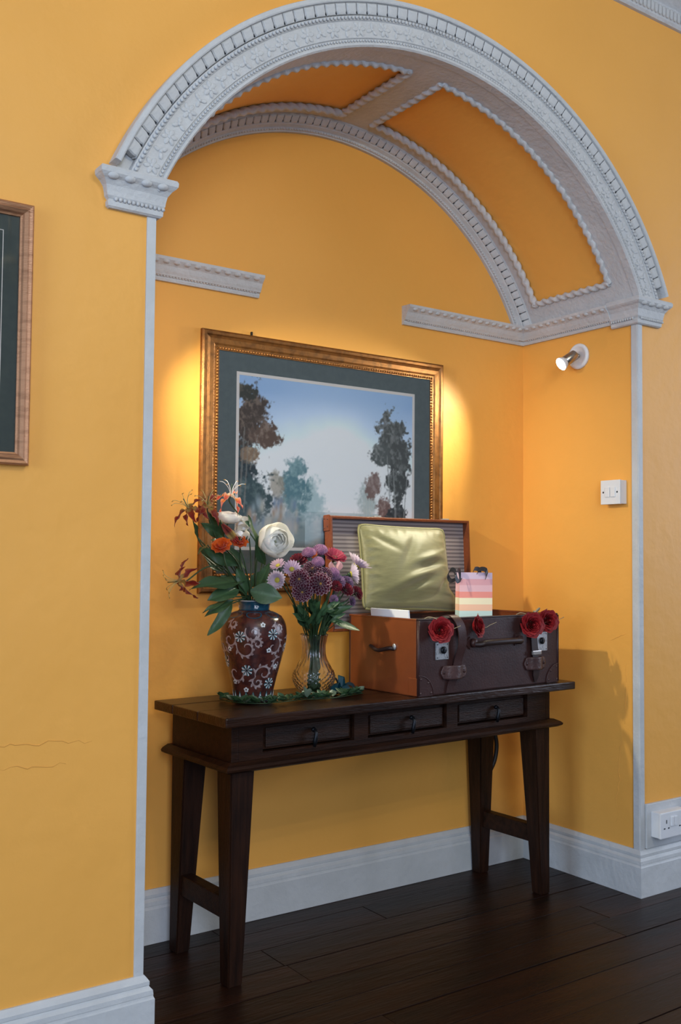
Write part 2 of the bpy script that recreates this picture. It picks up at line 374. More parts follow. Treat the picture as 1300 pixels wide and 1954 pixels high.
for pts in ([(-.0008, -.006), (.0008, -.006), (.0009, .012), (-.0009, .012)], [(-.0027, -.012), (.0027, -.012), (.0010, -.005), (-.0010, -.005)]):
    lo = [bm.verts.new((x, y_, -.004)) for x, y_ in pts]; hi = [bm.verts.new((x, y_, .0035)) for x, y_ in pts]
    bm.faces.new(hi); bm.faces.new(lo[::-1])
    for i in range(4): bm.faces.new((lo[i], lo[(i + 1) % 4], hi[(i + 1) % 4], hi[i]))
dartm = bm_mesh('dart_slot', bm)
NE = 66; a0 = TH0 + .035; a1 = PI - TH0 - .035
for i in range(NE):
    t = a0 + (a1 - a0) * (i + .5) / NE
    link('egg', eggm, PLA, arch, rad_frame(t, RA + .0975, -.0320, .28))
    if i: 
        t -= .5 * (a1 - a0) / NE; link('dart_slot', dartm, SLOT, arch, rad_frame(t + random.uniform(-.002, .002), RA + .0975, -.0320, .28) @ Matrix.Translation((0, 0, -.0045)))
merged(arch, 'bead_row', [(CX + (RA + .074) * math.cos(t), -.034, CZ + (RA + .074) * math.sin(t)) for t in arcpts(190, TH0 + .01, PI - TH0 - .01)], .0052)
merged(arch, 'bead_row', [(CX + (RA + .015) * math.cos(t), -.026, CZ + (RA + .015) * math.sin(t)) for t in arcpts(220, TH0 + .01, PI - TH0 - .01)], .0040)
# rosettes on the frieze: blossom and leaf sprays in low relief
def rosette(n, r, seed):
    bm = bmesh.new(); rg = random.Random(seed)
    for i in range(n):
        a = 2 * PI * i / n; g = bmesh.ops.create_uvsphere(bm, u_segments=7, v_segments=4, radius=1)
        M = Matrix.Rotation(a, 4, 'Z') @ Matrix.Translation((r * .58, 0, 0)) @ Matrix.Diagonal((r * .5, r * .30, .0026, 1)); bmesh.ops.transform(bm, matrix=M, verts=g['verts'])
    g = bmesh.ops.create_uvsphere(bm, u_segments=7, v_segments=4, radius=1); bmesh.ops.scale(bm, vec=(r * .28, r * .28, .0042), verts=g['verts'])
    return bm_mesh('rosette', bm)
ro = rosette(6, .021, 1); lf = rosette(3, .019, 2)
NR = 26
for i in range(NR):
    t = TH0 + (PI - 2 * TH0) * (i + .5) / NR
    link('rosette', ro, PLA, arch, rad_frame(t, RA + .045, -.0295))
    if i: link('leaf_spray', lf, PLA, arch, rad_frame(t - .5 * (PI - 2 * TH0) / NR, RA + .043, -.0295) @ Matrix.Rotation(i * .9, 4, 'Z'))
# ribs of the vault
YA, YB = .078, .440; TB = math.radians(29.5); TC0, TC1 = math.radians(85.3), math.radians(92.6)
T2 = PI - TB
struct(sweep_arc('trim_5', [(RA, -.001), (RA, YA), (RP + .002, YA), (RP + .002, -.001)], PLA, closed=True), 'flat white soffit band at the front of the vault')
rb = struct(sweep_arc('trim_5', [(RA, YB), (RA, D), (RP + .002, D), (RP + .002, YB)], PLA, closed=True), 'flat white rib at the back of the vault')
struct(sweep_arc('trim_5', [(RA, YA), (RA, YB), (RP + .002, YB), (RP + .002, YA)], PLA, TC0, TC1, 8, closed=True), 'white cross rib at the crown of the vault')
struct(sweep_arc('trim_5', [(RA, YA), (RA, YB), (RP + .002, YB), (RP + .002, YA)], PLA, TH0, TB, 8, closed=True), 'white band at the foot of the vault above the side cornice')
struct(sweep_arc('trim_5', [(RA, YA), (RA, YB), (RP + .002, YB), (RP + .002, YA)], PLA, T2, PI - TH0, 8, closed=True), 'white band at the foot of the vault on the hidden side')
def rmod(ph, s): return 1 + .26 * math.cos(2 * ph - 2 * PI * s / .036) 
def vp(t, y_, dr=0): return (CX + (RA + dr) * math.cos(t), y_, CZ + (RA + dr) * math.sin(t))
def rope(pts, lab):
    return struct(tube('trim_6', pts, .0115, PLA, None, 10, rmod), lab)
RR = .002
for (ta, tb, nm) in ((TB, TC0, 'panel above the spotlight'), (TC1, T2, 'panel on the hidden side')):
    n = 300
    rope([vp(t, YA + .004, RR) for t in arcpts(n, ta, tb)], 'white rope moulding on the front edge of the vault ' + nm)
    rope([vp(t, YB - .004, RR) for t in arcpts(n, ta, tb)], 'white rope moulding on the back edge of the vault ' + nm)
    rope([vp(ta, YA + (YB - YA) * i / 90, RR) for i in range(91)], 'white rope moulding across one end of the vault ' + nm)
    rope([vp(tb, YA + (YB - YA) * i / 90, RR) for i in range(91)], 'white rope moulding across the other end of the vault ' + nm)
# back arch moulding against the back wall
BV = [(RA + .002, D), (RA + .002, D - .062), (RA - .004, D - .060), (RA - .005, D - .058), (RA + .001, D - .050), (RA - .0145, D - .0285), (RA - .0225, D - .0365), (RA - .026, D - .034), (RA - .032, D - .022), (RA - .036, D - .021), (RA - .040, D - .014), (RA - .044, D - .012), (RA - .044, D)]
barch = struct(sweep_arc('trim_7', BV, PLA, n=96, closed=True), 'white egg-and-dart moulding along the back arch of the vault')
egg2 = egg_block(.0138, .0142, .0085, .0035)
NB = 74
for i in range(NB):
    t = TH0 + .03 + (PI - 2 * TH0 - .06) * (i + .5) / NB
    link('egg', egg2, PLA, barch, rad_frame(t, RA - .0138, D - .0472, .888))
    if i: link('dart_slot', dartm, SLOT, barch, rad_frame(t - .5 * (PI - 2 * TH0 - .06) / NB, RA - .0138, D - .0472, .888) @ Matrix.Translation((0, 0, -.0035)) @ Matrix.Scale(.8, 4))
merged(barch, 'bead_row', [(CX + (RA - .037) * math.cos(t), D - .019, CZ + (RA - .037) * math.sin(t)) for t in arcpts(200, TH0 + .01, PI - TH0 - .01)], .0042)
# room cornice at the top of the front wall
CC = [(0, 3.033), (.012, 3.033), (.020, 3.040), (.024, 3.048), (.026, 3.075), (.032, 3.082), (.060, 3.10), (.11, 3.17), (.16, 3.24), (.17, H), (0, H)]
cc = plan_sweep(['trim_8'], [(XL, 0), (XR, 0)], CC, PLA)[0]; cc['label'] = 'white moulded ceiling cornice over the front wall'
dm = ball('tongue', .0085, .006, .020, 8, 5)
for i in range(40):
    link('tongue', dm, PLA, cc, Matrix.Translation((1.45 + i * .021, -.027, 3.062)))
sw = rosette(5, .05, 4)
for i in range(10): link('rosette', sw, PLA, cc, Matrix.Translation((1.5 + .1 * i, -.082, 3.13)) @ Matrix.Rotation(math.radians(54), 4, 'X') @ Matrix.Rotation(i, 4, 'Z'))
BOUQUET = [
('daisy', (0.504, 0.24, 1.055), 0.0299, (-0.751, -0.653, 0.097), 'lilac daisy with a yellow eye low beside the green leaf', ''),
('daisy', (0.564, 0.26, 1.085), 0.0274, (-0.424, -0.787, 0.448), 'lilac daisy with a yellow eye below the dark crimson bloom', ''),
('daisy', (0.548, 0.31, 1.095), 0.0246, (-0.61, -0.286, 0.739), 'lilac daisy tilted upward at the outer rim of the bunch', ''),
('mum', (0.625, 0.32, 1.107), 0.0282, (-0.536, -0.36, 0.764), 'dark crimson chrysanthemum behind the lilac daisies', 'crimson'),
('mum', (0.566, 0.22, 1.057), 0.0286, (-0.645, -0.749, 0.149), 'white-edged maroon chrysanthemum beside the lilac daisies', 'edged'),
('mum', (0.569, 0.21, 1.023), 0.0285, (-0.566, -0.811, -0.145), 'white-edged maroon chrysanthemum, lowest of the maroon cluster', 'edged'),
('mum', (0.623, 0.2, 1.045), 0.0318, (-0.446, -0.894, 0.054), 'largest white-edged maroon chrysanthemum at the middle of the bunch', 'edged'),
('mum', (0.635, 0.26, 1.083), 0.0278, (-0.456, -0.643, 0.615), 'white-edged maroon chrysanthemum tilted up under the lilac button blooms', 'edged'),
('mum', (0.673, 0.25, 1.069), 0.0233, (-0.237, -0.818, 0.524), 'small white-edged maroon chrysanthemum above the largest one', 'edged'),
('pom', (0.648, 0.3, 1.133), 0.0188, (-0.297, -0.229, 0.927), 'lilac button pompon above the dark crimson bloom', ''),
('pom', (0.702, 0.32, 1.141), 0.0207, (-0.213, -0.29, 0.933), 'topmost lilac button pompon of the bunch', ''),
('pom', (0.649, 0.25, 1.106), 0.017, (-0.332, -0.462, 0.823), 'lilac button pompon in front of the orange bloom', ''),
('pom', (0.705, 0.25, 1.076), 0.0156, (-0.1, -0.511, 0.854), 'small mauve button pompon under the pink bud', ''),
('orange', (0.685, 0.33, 1.117), 0.0238, (-0.332, -0.462, 0.823), 'orange bloom half hidden behind lilac button pompons', ''),
('gerbera', (0.755, 0.32, 1.118), 0.0369, (-0.086, -0.59, 0.803), 'magenta gerbera with a dark centre against the olive cushion', ''),
('daisy', (0.824, 0.3, 1.095), 0.0469, (0.488, -0.321, 0.812), 'large pale lilac daisy seen from the side by the cushion piping', ''),
('daisy', (0.781, 0.27, 1.07), 0.035, (0.916, -0.343, 0.209), 'pale lilac daisy seen from behind below the large side-on one', ''),
('bud', (0.733, 0.28, 1.092), 0.0142, (-0.145, -0.193, 0.97), 'pink flower bud under the magenta gerbera', ''),
('mum', (0.716, 0.24, 1.049), 0.0203, (-0.188, -0.836, 0.515), 'mauve chrysanthemum between maroon and crimson blooms', 'mauve'),
('mum', (0.758, 0.26, 1.045), 0.0221, (0.111, -0.772, 0.626), 'purple chrysanthemum under the side-on pale daisies', 'mauve'),
('mum', (0.701, 0.23, 1.036), 0.017, (-0.239, -0.891, 0.387), 'small crimson chrysanthemum touching the mauve one', 'crimson'),
('mum', (0.741, 0.24, 1.024), 0.0235, (0.024, -0.75, 0.661), 'crimson chrysanthemum under the purple bloom', 'crimson'),
('mum', (0.803, 0.27, 1.013), 0.0224, (0.498, -0.761, 0.416), 'crimson chrysanthemum at the edge beside the cushion piping', 'crimson'),
('mum', (0.784, 0.27, 0.988), 0.0159, (0.458, -0.865, 0.205), 'small drooping mauve chrysanthemum over the suitcase edge', 'mauve'),
('mum', (0.692, 0.23, 0.997), 0.0139, (-0.249, -0.95, 0.188), 'tiny mauve chrysanthemum down among the stems', 'mauve')]
SPRIGS = [((0.623, 0.27, 0.918), (0.541, 0.25, 0.99), 0.02), ((0.616, 0.25, 0.912), (0.538, 0.23, 0.958), 0.014), ((0.692, 0.22, 0.927), (0.772, 0.2, 0.912), 0.024), ((0.684, 0.25, 0.956), (0.759, 0.23, 0.971), 0.02), ((0.661, 0.23, 0.966), (0.703, 0.21, 0.989), 0.014), ((0.617, 0.22, 0.96), (0.586, 0.2, 0.999), 0.012), ((0.594, 0.24, 0.959), (0.549, 0.22, 1.006), 0.014), ((0.633, 0.21, 0.952), (0.642, 0.19, 0.998), 0.012), ((0.613, 0.24, 0.943), (0.545, 0.22, 0.976), 0.012), ((0.687, 0.24, 0.934), (0.729, 0.22, 0.954), 0.014), ((0.627, 0.22, 0.929), (0.631, 0.2, 0.975), 0.012), ((0.595, 0.24, 0.929), (0.563, 0.22, 0.968), 0.012), ((0.693, 0.25, 0.956), (0.72, 0.23, 1.003), 0.014), ((0.628, 0.25, 0.965), (0.623, 0.23, 1.007), 0.012), ((0.705, 0.287, 0.917), (0.714, 0.267, 0.949), 0.016415819934411137), ((0.667, 0.266, 0.949), (0.683, 0.246, 0.997), 0.012950297221528833), ((0.667, 0.296, 0.944), (0.666, 0.276, 1.004), 0.015265062284575925), ((0.642, 0.257, 0.952), (0.598, 0.237, 0.983), 0.013910790767122065), ((0.625, 0.239, 0.925), (0.607, 0.219, 0.971), 0.012143148474844694), ((0.643, 0.274, 0.958), (0.618, 0.254, 1.017), 0.013091060980938866), ((0.696, 0.281, 0.925), (0.744, 0.261, 0.981), 0.01673848582477058), ((0.65, 0.28, 0.918), (0.658, 0.26, 0.952), 0.01629090538942472), ((0.646, 0.26, 0.94), (0.633, 0.24, 0.997), 0.016989146938750872), ((0.64, 0.265, 0.924), (0.644, 0.245, 0.966), 0.017521982635151572), ((0.678, 0.276, 0.94), (0.674, 0.256, 0.979), 0.012996418112964757), ((0.708, 0.297, 0.949), (0.77, 0.277, 0.986), 0.016237234838205626), ((0.639, 0.245, 0.942), (0.641, 0.225, 0.988), 0.013246910847227563), ((0.667, 0.286, 0.919), (0.668, 0.266, 0.951), 0.016355695724863787), ((0.691, 0.272, 0.954), (0.741, 0.252, 0.984), 0.013638598394022896), ((0.645, 0.288, 0.922), (0.584, 0.268, 0.969), 0.013468991867814101), ((0.6, 0.223, 0.928), (0.559, 0.203, 0.978), 0.014174141467819444), ((0.597, 0.222, 0.937), (0.53, 0.202, 0.995), 0.016376541044650823), ((0.593, 0.235, 0.955), (0.559, 0.215, 0.989), 0.016148972556081543), ((0.614, 0.223, 0.965), (0.627, 0.203, 0.997), 0.014065206033220767)]
LEAVES = [((0.415, 0.27, 1.053), (0.217, 0.2, 1.051), 0.028), ((0.359, 0.3, 1.08), (0.294, 0.3, 1.144), 0.03), ((0.382, 0.26, 1.099), (0.263, 0.22, 1.137), 0.02), ((0.421, 0.25, 1.025), (0.488, 0.19, 1.008), 0.03), ((0.383, 0.25, 1.029), (0.267, 0.2, 1.011), 0.024), ((0.364, 0.24, 1.011), (0.238, 0.18, 0.983), 0.01), ((0.366, 0.25, 0.999), (0.257, 0.2, 0.968), 0.014), ((0.36, 0.25, 0.99), (0.268, 0.19, 0.914), 0.018), ((0.354, 0.29, 1.177), (0.267, 0.24, 1.207), 0.016), ((0.415, 0.27, 1.087), (0.32, 0.22, 1.17), 0.014), ((0.461, 0.28, 1.137), (0.416, 0.24, 1.238), 0.013), ((0.472, 0.26, 1.098), (0.419, 0.22, 1.154), 0.014), ((0.356, 0.3, 1.177), (0.3, 0.28, 1.243), 0.014), ((0.279, 0.3, 1.174), (0.252, 0.26, 1.213), 0.009), ((0.305, 0.29, 1.153), (0.249, 0.24, 1.135), 0.008), ((0.453, 0.27, 1.021), (0.46, 0.22, 1.104), 0.016), ((0.419, 0.27, 1.014), (0.382, 0.25, 1.088), 0.022), ((0.453, 0.3, 1.035), (0.47, 0.27, 1.08), 0.018), ((0.442, 0.26, 1.154), (0.451, 0.22, 1.187), 0.012), ((0.377, 0.32, 1.154), (0.325, 0.3, 1.171), 0.012), ((0.419, 0.3, 1.02), (0.359, 0.3, 1.068), 0.024), ((0.5, 0.32, 1.018), (0.559, 0.33, 1.071), 0.018)]
LILIES = [((0.244, 0.28, 1.249), (-0.612, -0.013, 0.791), 0.034, (0.287, 0.29, 1.152), 'flame lily with dark red swept-back petals, outermost of the upper pair', 'red'), ((0.289, 0.26, 1.256), (-0.288, -0.492, 0.822), 0.032, (0.325, 0.27, 1.167), 'flame lily with dark red petals beside the gilt picture frame', 'red'), ((0.365, 0.27, 1.289), (-0.024, -0.286, 0.958), 0.034, (0.422, 0.28, 1.206), 'pale coral flame lily with white stamens, topmost of the bunch', 'coral'), ((0.204, 0.24, 1.057), (-0.899, 0.355, -0.254), 0.036, (0.284, 0.25, 1.092), 'flame lily drooping sideways on its own curved stem', 'red')]
PEONY_BIG = ((0.484, 0.22, 1.167), 0.0474, (-0.188, -0.981, 0.052))
PEONY_TOP = ((0.359, 0.27, 1.237), 0.0367, (-0.037, -0.229, 0.973))
BUD_A = ((0.399, 0.26, 1.207), 0.0162, (-0.852, 0.199, 0.484))
BUD_B = ((0.38, 0.24, 1.178), 0.0161, (-0.197, -0.267, 0.943))
ORANGE_A = ((0.314, 0.22, 1.144), 0.03, (-0.521, -0.531, 0.668))
ORANGE_B = ((0.374, 0.235, 1.159), 0.0262, (-0.229, -0.718, 0.658))
LILY_BUD = ((0.318, 0.23, 1.21), (0.349, 0.22, 1.176))
CUSH = [(0.935, 0.447, 1.231), (1.304, 0.447, 1.223), (0.906, 0.372, 0.955), (1.287, 0.372, 0.946)]

# ================================================================ wall fittings
def spotlight(side, label):
    x0 = W if side > 0 else 0.0; s = -side
    root = thing('wall_spotlight', label, 'lamp', (x0, .257, 1.86))
    P = lambda a, b, c: Vector((s * a, b, c))
    lathe('back_plate', [(.047, 0), (.047, .007), (.044, .011), (.036, .012), (.034, .010), (0.001, .010)], PLASW, root, 40, mw=aim((0, 0, 0), (s, 0, 0)))
    d = P(.060, .016, -.041).normalized(); a = P(.040, -.011, -.002); e = P(.100, .005, -.043)
    pv = tube('pivot_arm', [P(.008, -.004, 0), P(.022, -.007, .004), P(.034, -.009, .004), a], .006, CHROME, root, 8)
    link('knuckle', ball('knuckle', .008, .008, .008), CHROME, pv, Matrix.Translation(P(.012, -.005, 0)))
    lathe('barrel', [(.001, 0), (.018, 0), (.019, .002), (.019, .050), (.017, .052), (.001, .052)], CHROME, root, 28, mw=aim(a - d * .004, d))
    b = lathe('bulb', [(.017, 0), (.020, .006), (.025, .016), (.0255, .020), (.0235, .0205)], PLASW, root, 28, mw=aim(a + d * .046, d))
    lathe('lens', [(.0235, 0), (.020, .003), (.010, .0045), (.001, .005)], BULB, b, 28, mw=Matrix.Translation((0, 0, .0203)))
    ld = bpy.data.lights.new('spot_glow' if side > 0 else 'spot_glow_offscreen', 'SPOT'); ld.energy = SPOT_W; ld.color = (1, .94, .68); ld.spot_size = math.radians(84); ld.spot_blend = 1; ld.shadow_soft_size = .022
    lo = bpy.data.objects.new(ld.name, ld); COL.objects.link(lo); lo.parent = root
    bd = Vector((s * .80, .17, -.50)).normalized()
    lo.matrix_local = aim(a + d * .082, -bd)
    return root
SPOT_W = 58; CHAND_W = 14.5
spotlight(1, 'nickel wall spotlight with a lit bulb on the niche side wall above the light switch')
spotlight(-1, 'nickel wall spotlight with a lit bulb on the side wall hidden behind the jamb')

sw = thing('light_switch', 'square white two-gang light switch on the niche side wall', 'switch', (W, .088, 1.355))
box('back_box', (-.030, -.041, -.041), (0, .041, .041), PLASW, sw, .002)
box('face_plate', (-.037, -.042, -.042), (-.029, .042, .042), PLASW, sw, .002)
for yy in (-.013, .011):
    o = box('rocker', (-.041, yy - .010, -.017), (-.036, yy + .010, .017), PLASW, sw, .0015)
    o.rotation_euler = (0, .0, 0)
for yy in (-.030, .030): link('screw', ball('screw', .002, .0035, .0035), DKHOLE_SCREW, sw, Matrix.Translation((-.037, yy, 0)))

bo = tag(box('socket_board', (W + .022, -.012, .152), (W + .60, 0, .300), WHI, None, .003), 'white painted backing board behind the plug socket', 'board')
so = thing('plug_socket', 'white double plug socket with two rockers on its backing board', 'socket', (W + .044, -.012, .232))
box('back_box', (0, -.030, -.042), (.142, 0, .042), PLASW, so, .002)
box('face_plate', (-.001, -.040, -.043), (.144, -.029, .043), PLASW, so, .003)
for xx in (.060, .078): box('rocker', (xx - .007, -.045, -.005), (xx + .007, -.038, .026), PLASW, so, .0015)
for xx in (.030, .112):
    box('pin_slot_shade', (xx - .002, -.0408, .006), (xx + .002, -.038, .018), DKHOLE_SCREW, so)  # dark insert, its colour stands in for the shade inside a slot
    for k in (-.011, .011): box('pin_slot_shade', (xx + k - .004, -.0408, -.012), (xx + k + .004, -.038, -.008), DKHOLE_SCREW, so)

# candle chandelier in the room: the photograph shows it mirrored in the panel on the front wall
ch = thing('chandelier', 'chandelier with white candle bulbs mirrored in the rose-gold framed panel', 'chandelier', (.45, -2.75, 2.50))
BRASS = mat('dark_bronze', (.06, .045, .03), .4, metal=.8); FLAME = mat('lit_candle_bulb', (1, .95, .85), .4, emit=((1, .92, .78), 14.0))
tube('rod', [(0, 0, .12), (0, 0, .80)], .008, BRASS, ch, 10)
lathe('ceiling_rose', [(.06, .795), (.05, .77), (.012, .75), (.008, .74)], BRASS, ch, 24)
lathe('hub', [(.004, -.06), (.020, -.05), (.035, -.01), (.028, .03), (.045, .06), (.020, .10), (.008, .13)], BRASS, ch, 24)
for i in range(5):
    a = 2 * PI * i / 5 + .3; c, sn = math.cos(a), math.sin(a)
    ar = tube('arm', smooth_path([(c * .03, sn * .03, .02), (c * .12, sn * .12, -.06), (c * .24, sn * .24, -.04), (c * .28, sn * .28, .04)], 6), .007, BRASS, ch, 8)
    T_ = Matrix.Translation((c * .28, sn * .28, .04))
    lathe('drip_dish', [(.006, .0), (.030, .004), (.036, .012), (.034, .013), (.008, .006)], BRASS, ch, 24, mw=T_)
    cs_ = lathe('candle_sleeve', [(.013, .006), (.013, .085), (.011, .088), (.004, .088)], PLASW, ch, 20, mw=T_)
    lathe('candle_bulb', [(.008, .088), (.010, .096), (.0165, .112), (.017, .122), (.012, .142), (.005, .158), (.0008, .166)], FLAME, cs_, 20)
    ld = bpy.data.lights.new('candle_glow_offscreen', 'POINT'); ld.energy = CHAND_W; ld.color = (1, .94, .68); ld.shadow_soft_size = .03
    lo = bpy.data.objects.new('candle_glow_offscreen', ld); COL.objects.link(lo); lo.parent = ch; lo.location = (c * .28, sn * .28, .225)

# ================================================================ pictures
def glassmat():
    m = bpy.data.materials.new('picture_glass'); m.use_nodes = True; N = m.node_tree.nodes; L = m.node_tree.links
    N.remove(N['Principled BSDF']); o = N['Material Output']
    t = N.new('ShaderNodeBsdfTransparent'); g = N.new('ShaderNodeBsdfGlossy'); g.inputs['Roughness'].default_value = .02; fr = N.new('ShaderNodeFresnel'); fr.inputs[0].default_value = 1.32
    mx = N.new('ShaderNodeMixShader'); L.new(fr.outputs[0], mx.inputs[0]); L.new(t.outputs[0], mx.inputs[1]); L.new(g.outputs[0], mx.inputs[2]); L.new(mx.outputs[0], o.inputs[0])
    return m
PGLASS = glassmat()
def rails(root, x0, x1, z0, z1, prof, m):
    """mitred frame rails; prof = (inset, out) with out towards -y"""
    for a, b in (((x0, z0), (x1, z0)), ((x1, z0), (x1, z1)), ((x1, z1), (x0, z1)), ((x0, z1), (x0, z0))):
        V = []; k = len(prof)
        for (cx_, cz_) in (a, b):
            sx = 1 if cx_ == x0 else -1; sz = 1 if cz_ == z0 else -1
            for d, o_ in prof: V.append((cx_ + sx * d, -o_, cz_ + sz * d))
        Fc = [(j, (j + 1) % k, k + (j + 1) % k, k + j) for j in range(k)] + [tuple(range(k))[::-1], tuple(range(k, 2 * k))]
        me = mesh('t', V, Fc); bm = bmesh.new(); bm.from_mesh(me); bpy.data.meshes.remove(me)
        link('frame_rail', bm_mesh('frame_rail', bm), m, root)
pic = thing('framed_landscape', 'large gilt-framed landscape print with grey mount hanging on the niche back wall', 'picture', (.40, D, 1.009))
pw_, ph_ = .972, .812
rails(pic, 0, pw_, 0, ph_, [(0, 0), (0, .012), (.006, .0165), (.014, .016), (.018, .0125), (.026, .0155), (.040, .014), (.046, .011), (.060, .011), (.060, 0)], GOLD)
cs = []
for i in range(88): 
    for zz in (.054, ph_ - .054): cs.append((.054 + (pw_ - .108) * i / 87, -.0115, zz))
for i in range(72):
    for xx in (.054, pw_ - .054): cs.append((xx, -.0115, .054 + (ph_ - .108) * i / 71))
bb = merged(pic, 'beading', cs, .0042, GOLDB)
box('mount', (.055, -.007, .055), (pw_ - .055, -.002, ph_ - .055), MATB, pic)
PX0, PX1, PZ0, PZ1 = .134, .832, .143, .683
rails(pic, PX0 - .010, PX1 + .010, PZ0 - .010, PZ1 + .010, [(0, .006), (0, .0082), (.010, .0082), (.010, .006)], MATW)
box('glass_pane', (.056, -.0098, .056), (pw_ - .056, -.0090, ph_ - .056), PGLASS, pic)
tag(box('picture_hook', (.575, D - .008, 1.818), (.580, D, 1.834), IRON, None, .001), 'small dark picture hook on the wall above the gilt frame', 'hook')
# the print: a romantic misty landscape, painted as colour on a fine grid
rs = np.random.RandomState(5)
def vnoise(x, y_, f, seed):
    r_ = np.random.RandomState(seed); g = r_.rand(64, 64); X = x * f; Y = y_ * f; xi = np.floor(X).astype(int); yi = np.floor(Y).astype(int); fx = X - xi; fy = Y - yi
    fx = fx * fx * (3 - 2 * fx); fy = fy * fy * (3 - 2 * fy); G = lambda a, b: g[a % 64, b % 64]
    return (G(xi, yi) * (1 - fx) + G(xi + 1, yi) * fx) * (1 - fy) + (G(xi, yi + 1) * (1 - fx) + G(xi + 1, yi + 1) * fx) * fy
def fbm(x, y_, f, seed): return sum(vnoise(x, y_, f * 2 ** k, seed + k) * .5 ** k for k in range(4)) / 1.875
NXp, NZp = 320, 245
uu, vv = np.meshgrid(np.linspace(0, 1, NXp), np.linspace(0, 1, NZp)); asp = (PX1 - PX0) / (PZ1 - PZ0)
xx_ = uu * asp
def lerp(c, k, col): k = np.clip(k, 0, 1)[..., None]; return c * (1 - k) + np.array(col) * k
C = np.zeros((NZp, NXp, 3)) + np.array((.26, .38, .56))
C = lerp(C, 1.15 - (vv - .35) * 2.0, (.74, .80, .86))
glow = np.exp(-(((uu - .52) / .28) ** 2 + ((vv - .42) / .33) ** 2)); C = lerp(C, glow * 1.3, (.95, .97, .97))
C = lerp(C, (fbm(xx_, vv, 3, 1) - .45) * 1.2 * (vv > .5) * (1 - glow), (.33, .45, .60))
C = np.clip(C * 1.4, 0, .97)
nz = fbm(xx_, vv, 14, 9); nzf = fbm(xx_, vv, 58, 19); nzd = fbm(xx_ + vv * .35, vv * .45, 50, 29)
def blob(C, cx_, cz_, rx, rz, col, hi_, soft=.25, op=1.0):
    d = np.sqrt(((uu - cx_) / rx) ** 2 + ((vv - cz_) / rz) ** 2) + (nz - .5) * 1.15 + (nzf - .5) * .9
    k = np.clip((1 - d) / soft, 0, 1) * op
    C = lerp(C, k, col)
    lit = np.clip((vv - cz_) / rz * .5 + (cx_ - uu) / rx * .2 + (nzf - .47) * 2.6 + (nzd - .48) * 2.2, 0, 1)
    return lerp(C, k * lit * .8, hi_)
def trunk(C, x0, z0, x1, z1, w_, col, op=.8):
    t = np.clip((vv - z0) / (z1 - z0), 0, 1); xc = x0 + (x1 - x0) * t
    k = (np.abs(uu - xc) < w_ * (1.2 - .5 * t)) * ((vv > z0) & (vv < z1)); return lerp(C, k * op, col)
# misty middle distance
for a in ((.38, .28, .10, .14, (.42, .58, .60), (.60, .72, .72), .5, .8), (.30, .30, .09, .18, (.14, .27, .30), (.32, .48, .50), .4, .95), (.31, .47, .065, .08, (.16, .30, .33), (.34, .50, .52), .35, .95), (.28, .38, .08, .08, (.13, .26, .30), (.32, .47, .48), .35, .95), (.20, .36, .05, .09, (.42, .36, .28), (.60, .56, .48), .4, .8),
          (.72, .30, .08, .13, (.45, .52, .50), (.62, .68, .66), .5, .8)): C = blob(C, *a)
# water with ripples
wk = ((vv < .22) & (uu > .30) & (uu < .80)).astype(float); C = lerp(C, wk * (.9 - glow * .8), (.20, .33, .37)); C = lerp(C, wk * np.clip((vnoise(xx_ * .25, vv, 70, 3) - .45) * 3, 0, 1) * .6, (.62, .70, .70))
# left trees
C = blob(C, .02, .40, .10, .30, (.035, .05, .06), (.10, .14, .15), .3)
C = blob(C, .08, .30, .11, .14, (.06, .10, .11), (.16, .22, .22), .3)
C = blob(C, .06, .76, .12, .19, (.085, .062, .05), (.26, .19, .15), .25)
C = blob(C, .14, .66, .075, .10, (.15, .095, .07), (.34, .25, .20), .25)
C = blob(C, .03, .90, .07, .06, (.06, .06, .05), (.18, .15, .11), .25)
C = blob(C, .07, .53, .055, .055, (.30, .20, .13), (.52, .40, .28), .3)
for a in ((.03, .2, .05, .62, .004), (.06, .45, .10, .66, .003), (.01, .3, .03, .7, .005)): C = trunk(C, *a, (.30, .28, .25), .5)
# right trees
C = blob(C, .86, .70, .095, .17, (.11, .115, .11), (.30, .31, .30), .25)
C = blob(C, .92, .62, .085, .15, (.10, .105, .10), (.27, .28, .27), .25)
C = blob(C, .80, .60, .06, .09, (.13, .14, .135), (.32, .33, .32), .28)
C = blob(C, .90, .42, .085, .12, (.085, .09, .085), (.25, .26, .25), .25)
C = blob(C, .76, .40, .055, .10, (.26, .17, .15), (.46, .36, .33), .35)
C = blob(C, .82, .25, .05, .09, (.24, .14, .12), (.44, .33, .29), .3)
C = blob(C, .91, .19, .06, .09, (.045, .05, .05), (.14, .15, .15), .22)
for a in ((.90, .12, .88, .52, .006), (.94, .1, .97, .5, .004), (.86, .3, .84, .6, .004)): C = trunk(C, *a, (.34, .35, .34), .6)
for i in range(4): C = lerp(C, ((np.abs(uu - (.70 + .016 * i)) < .004) & (vv > .16) & (vv < .32)) * .7, (.62, .64, .60))
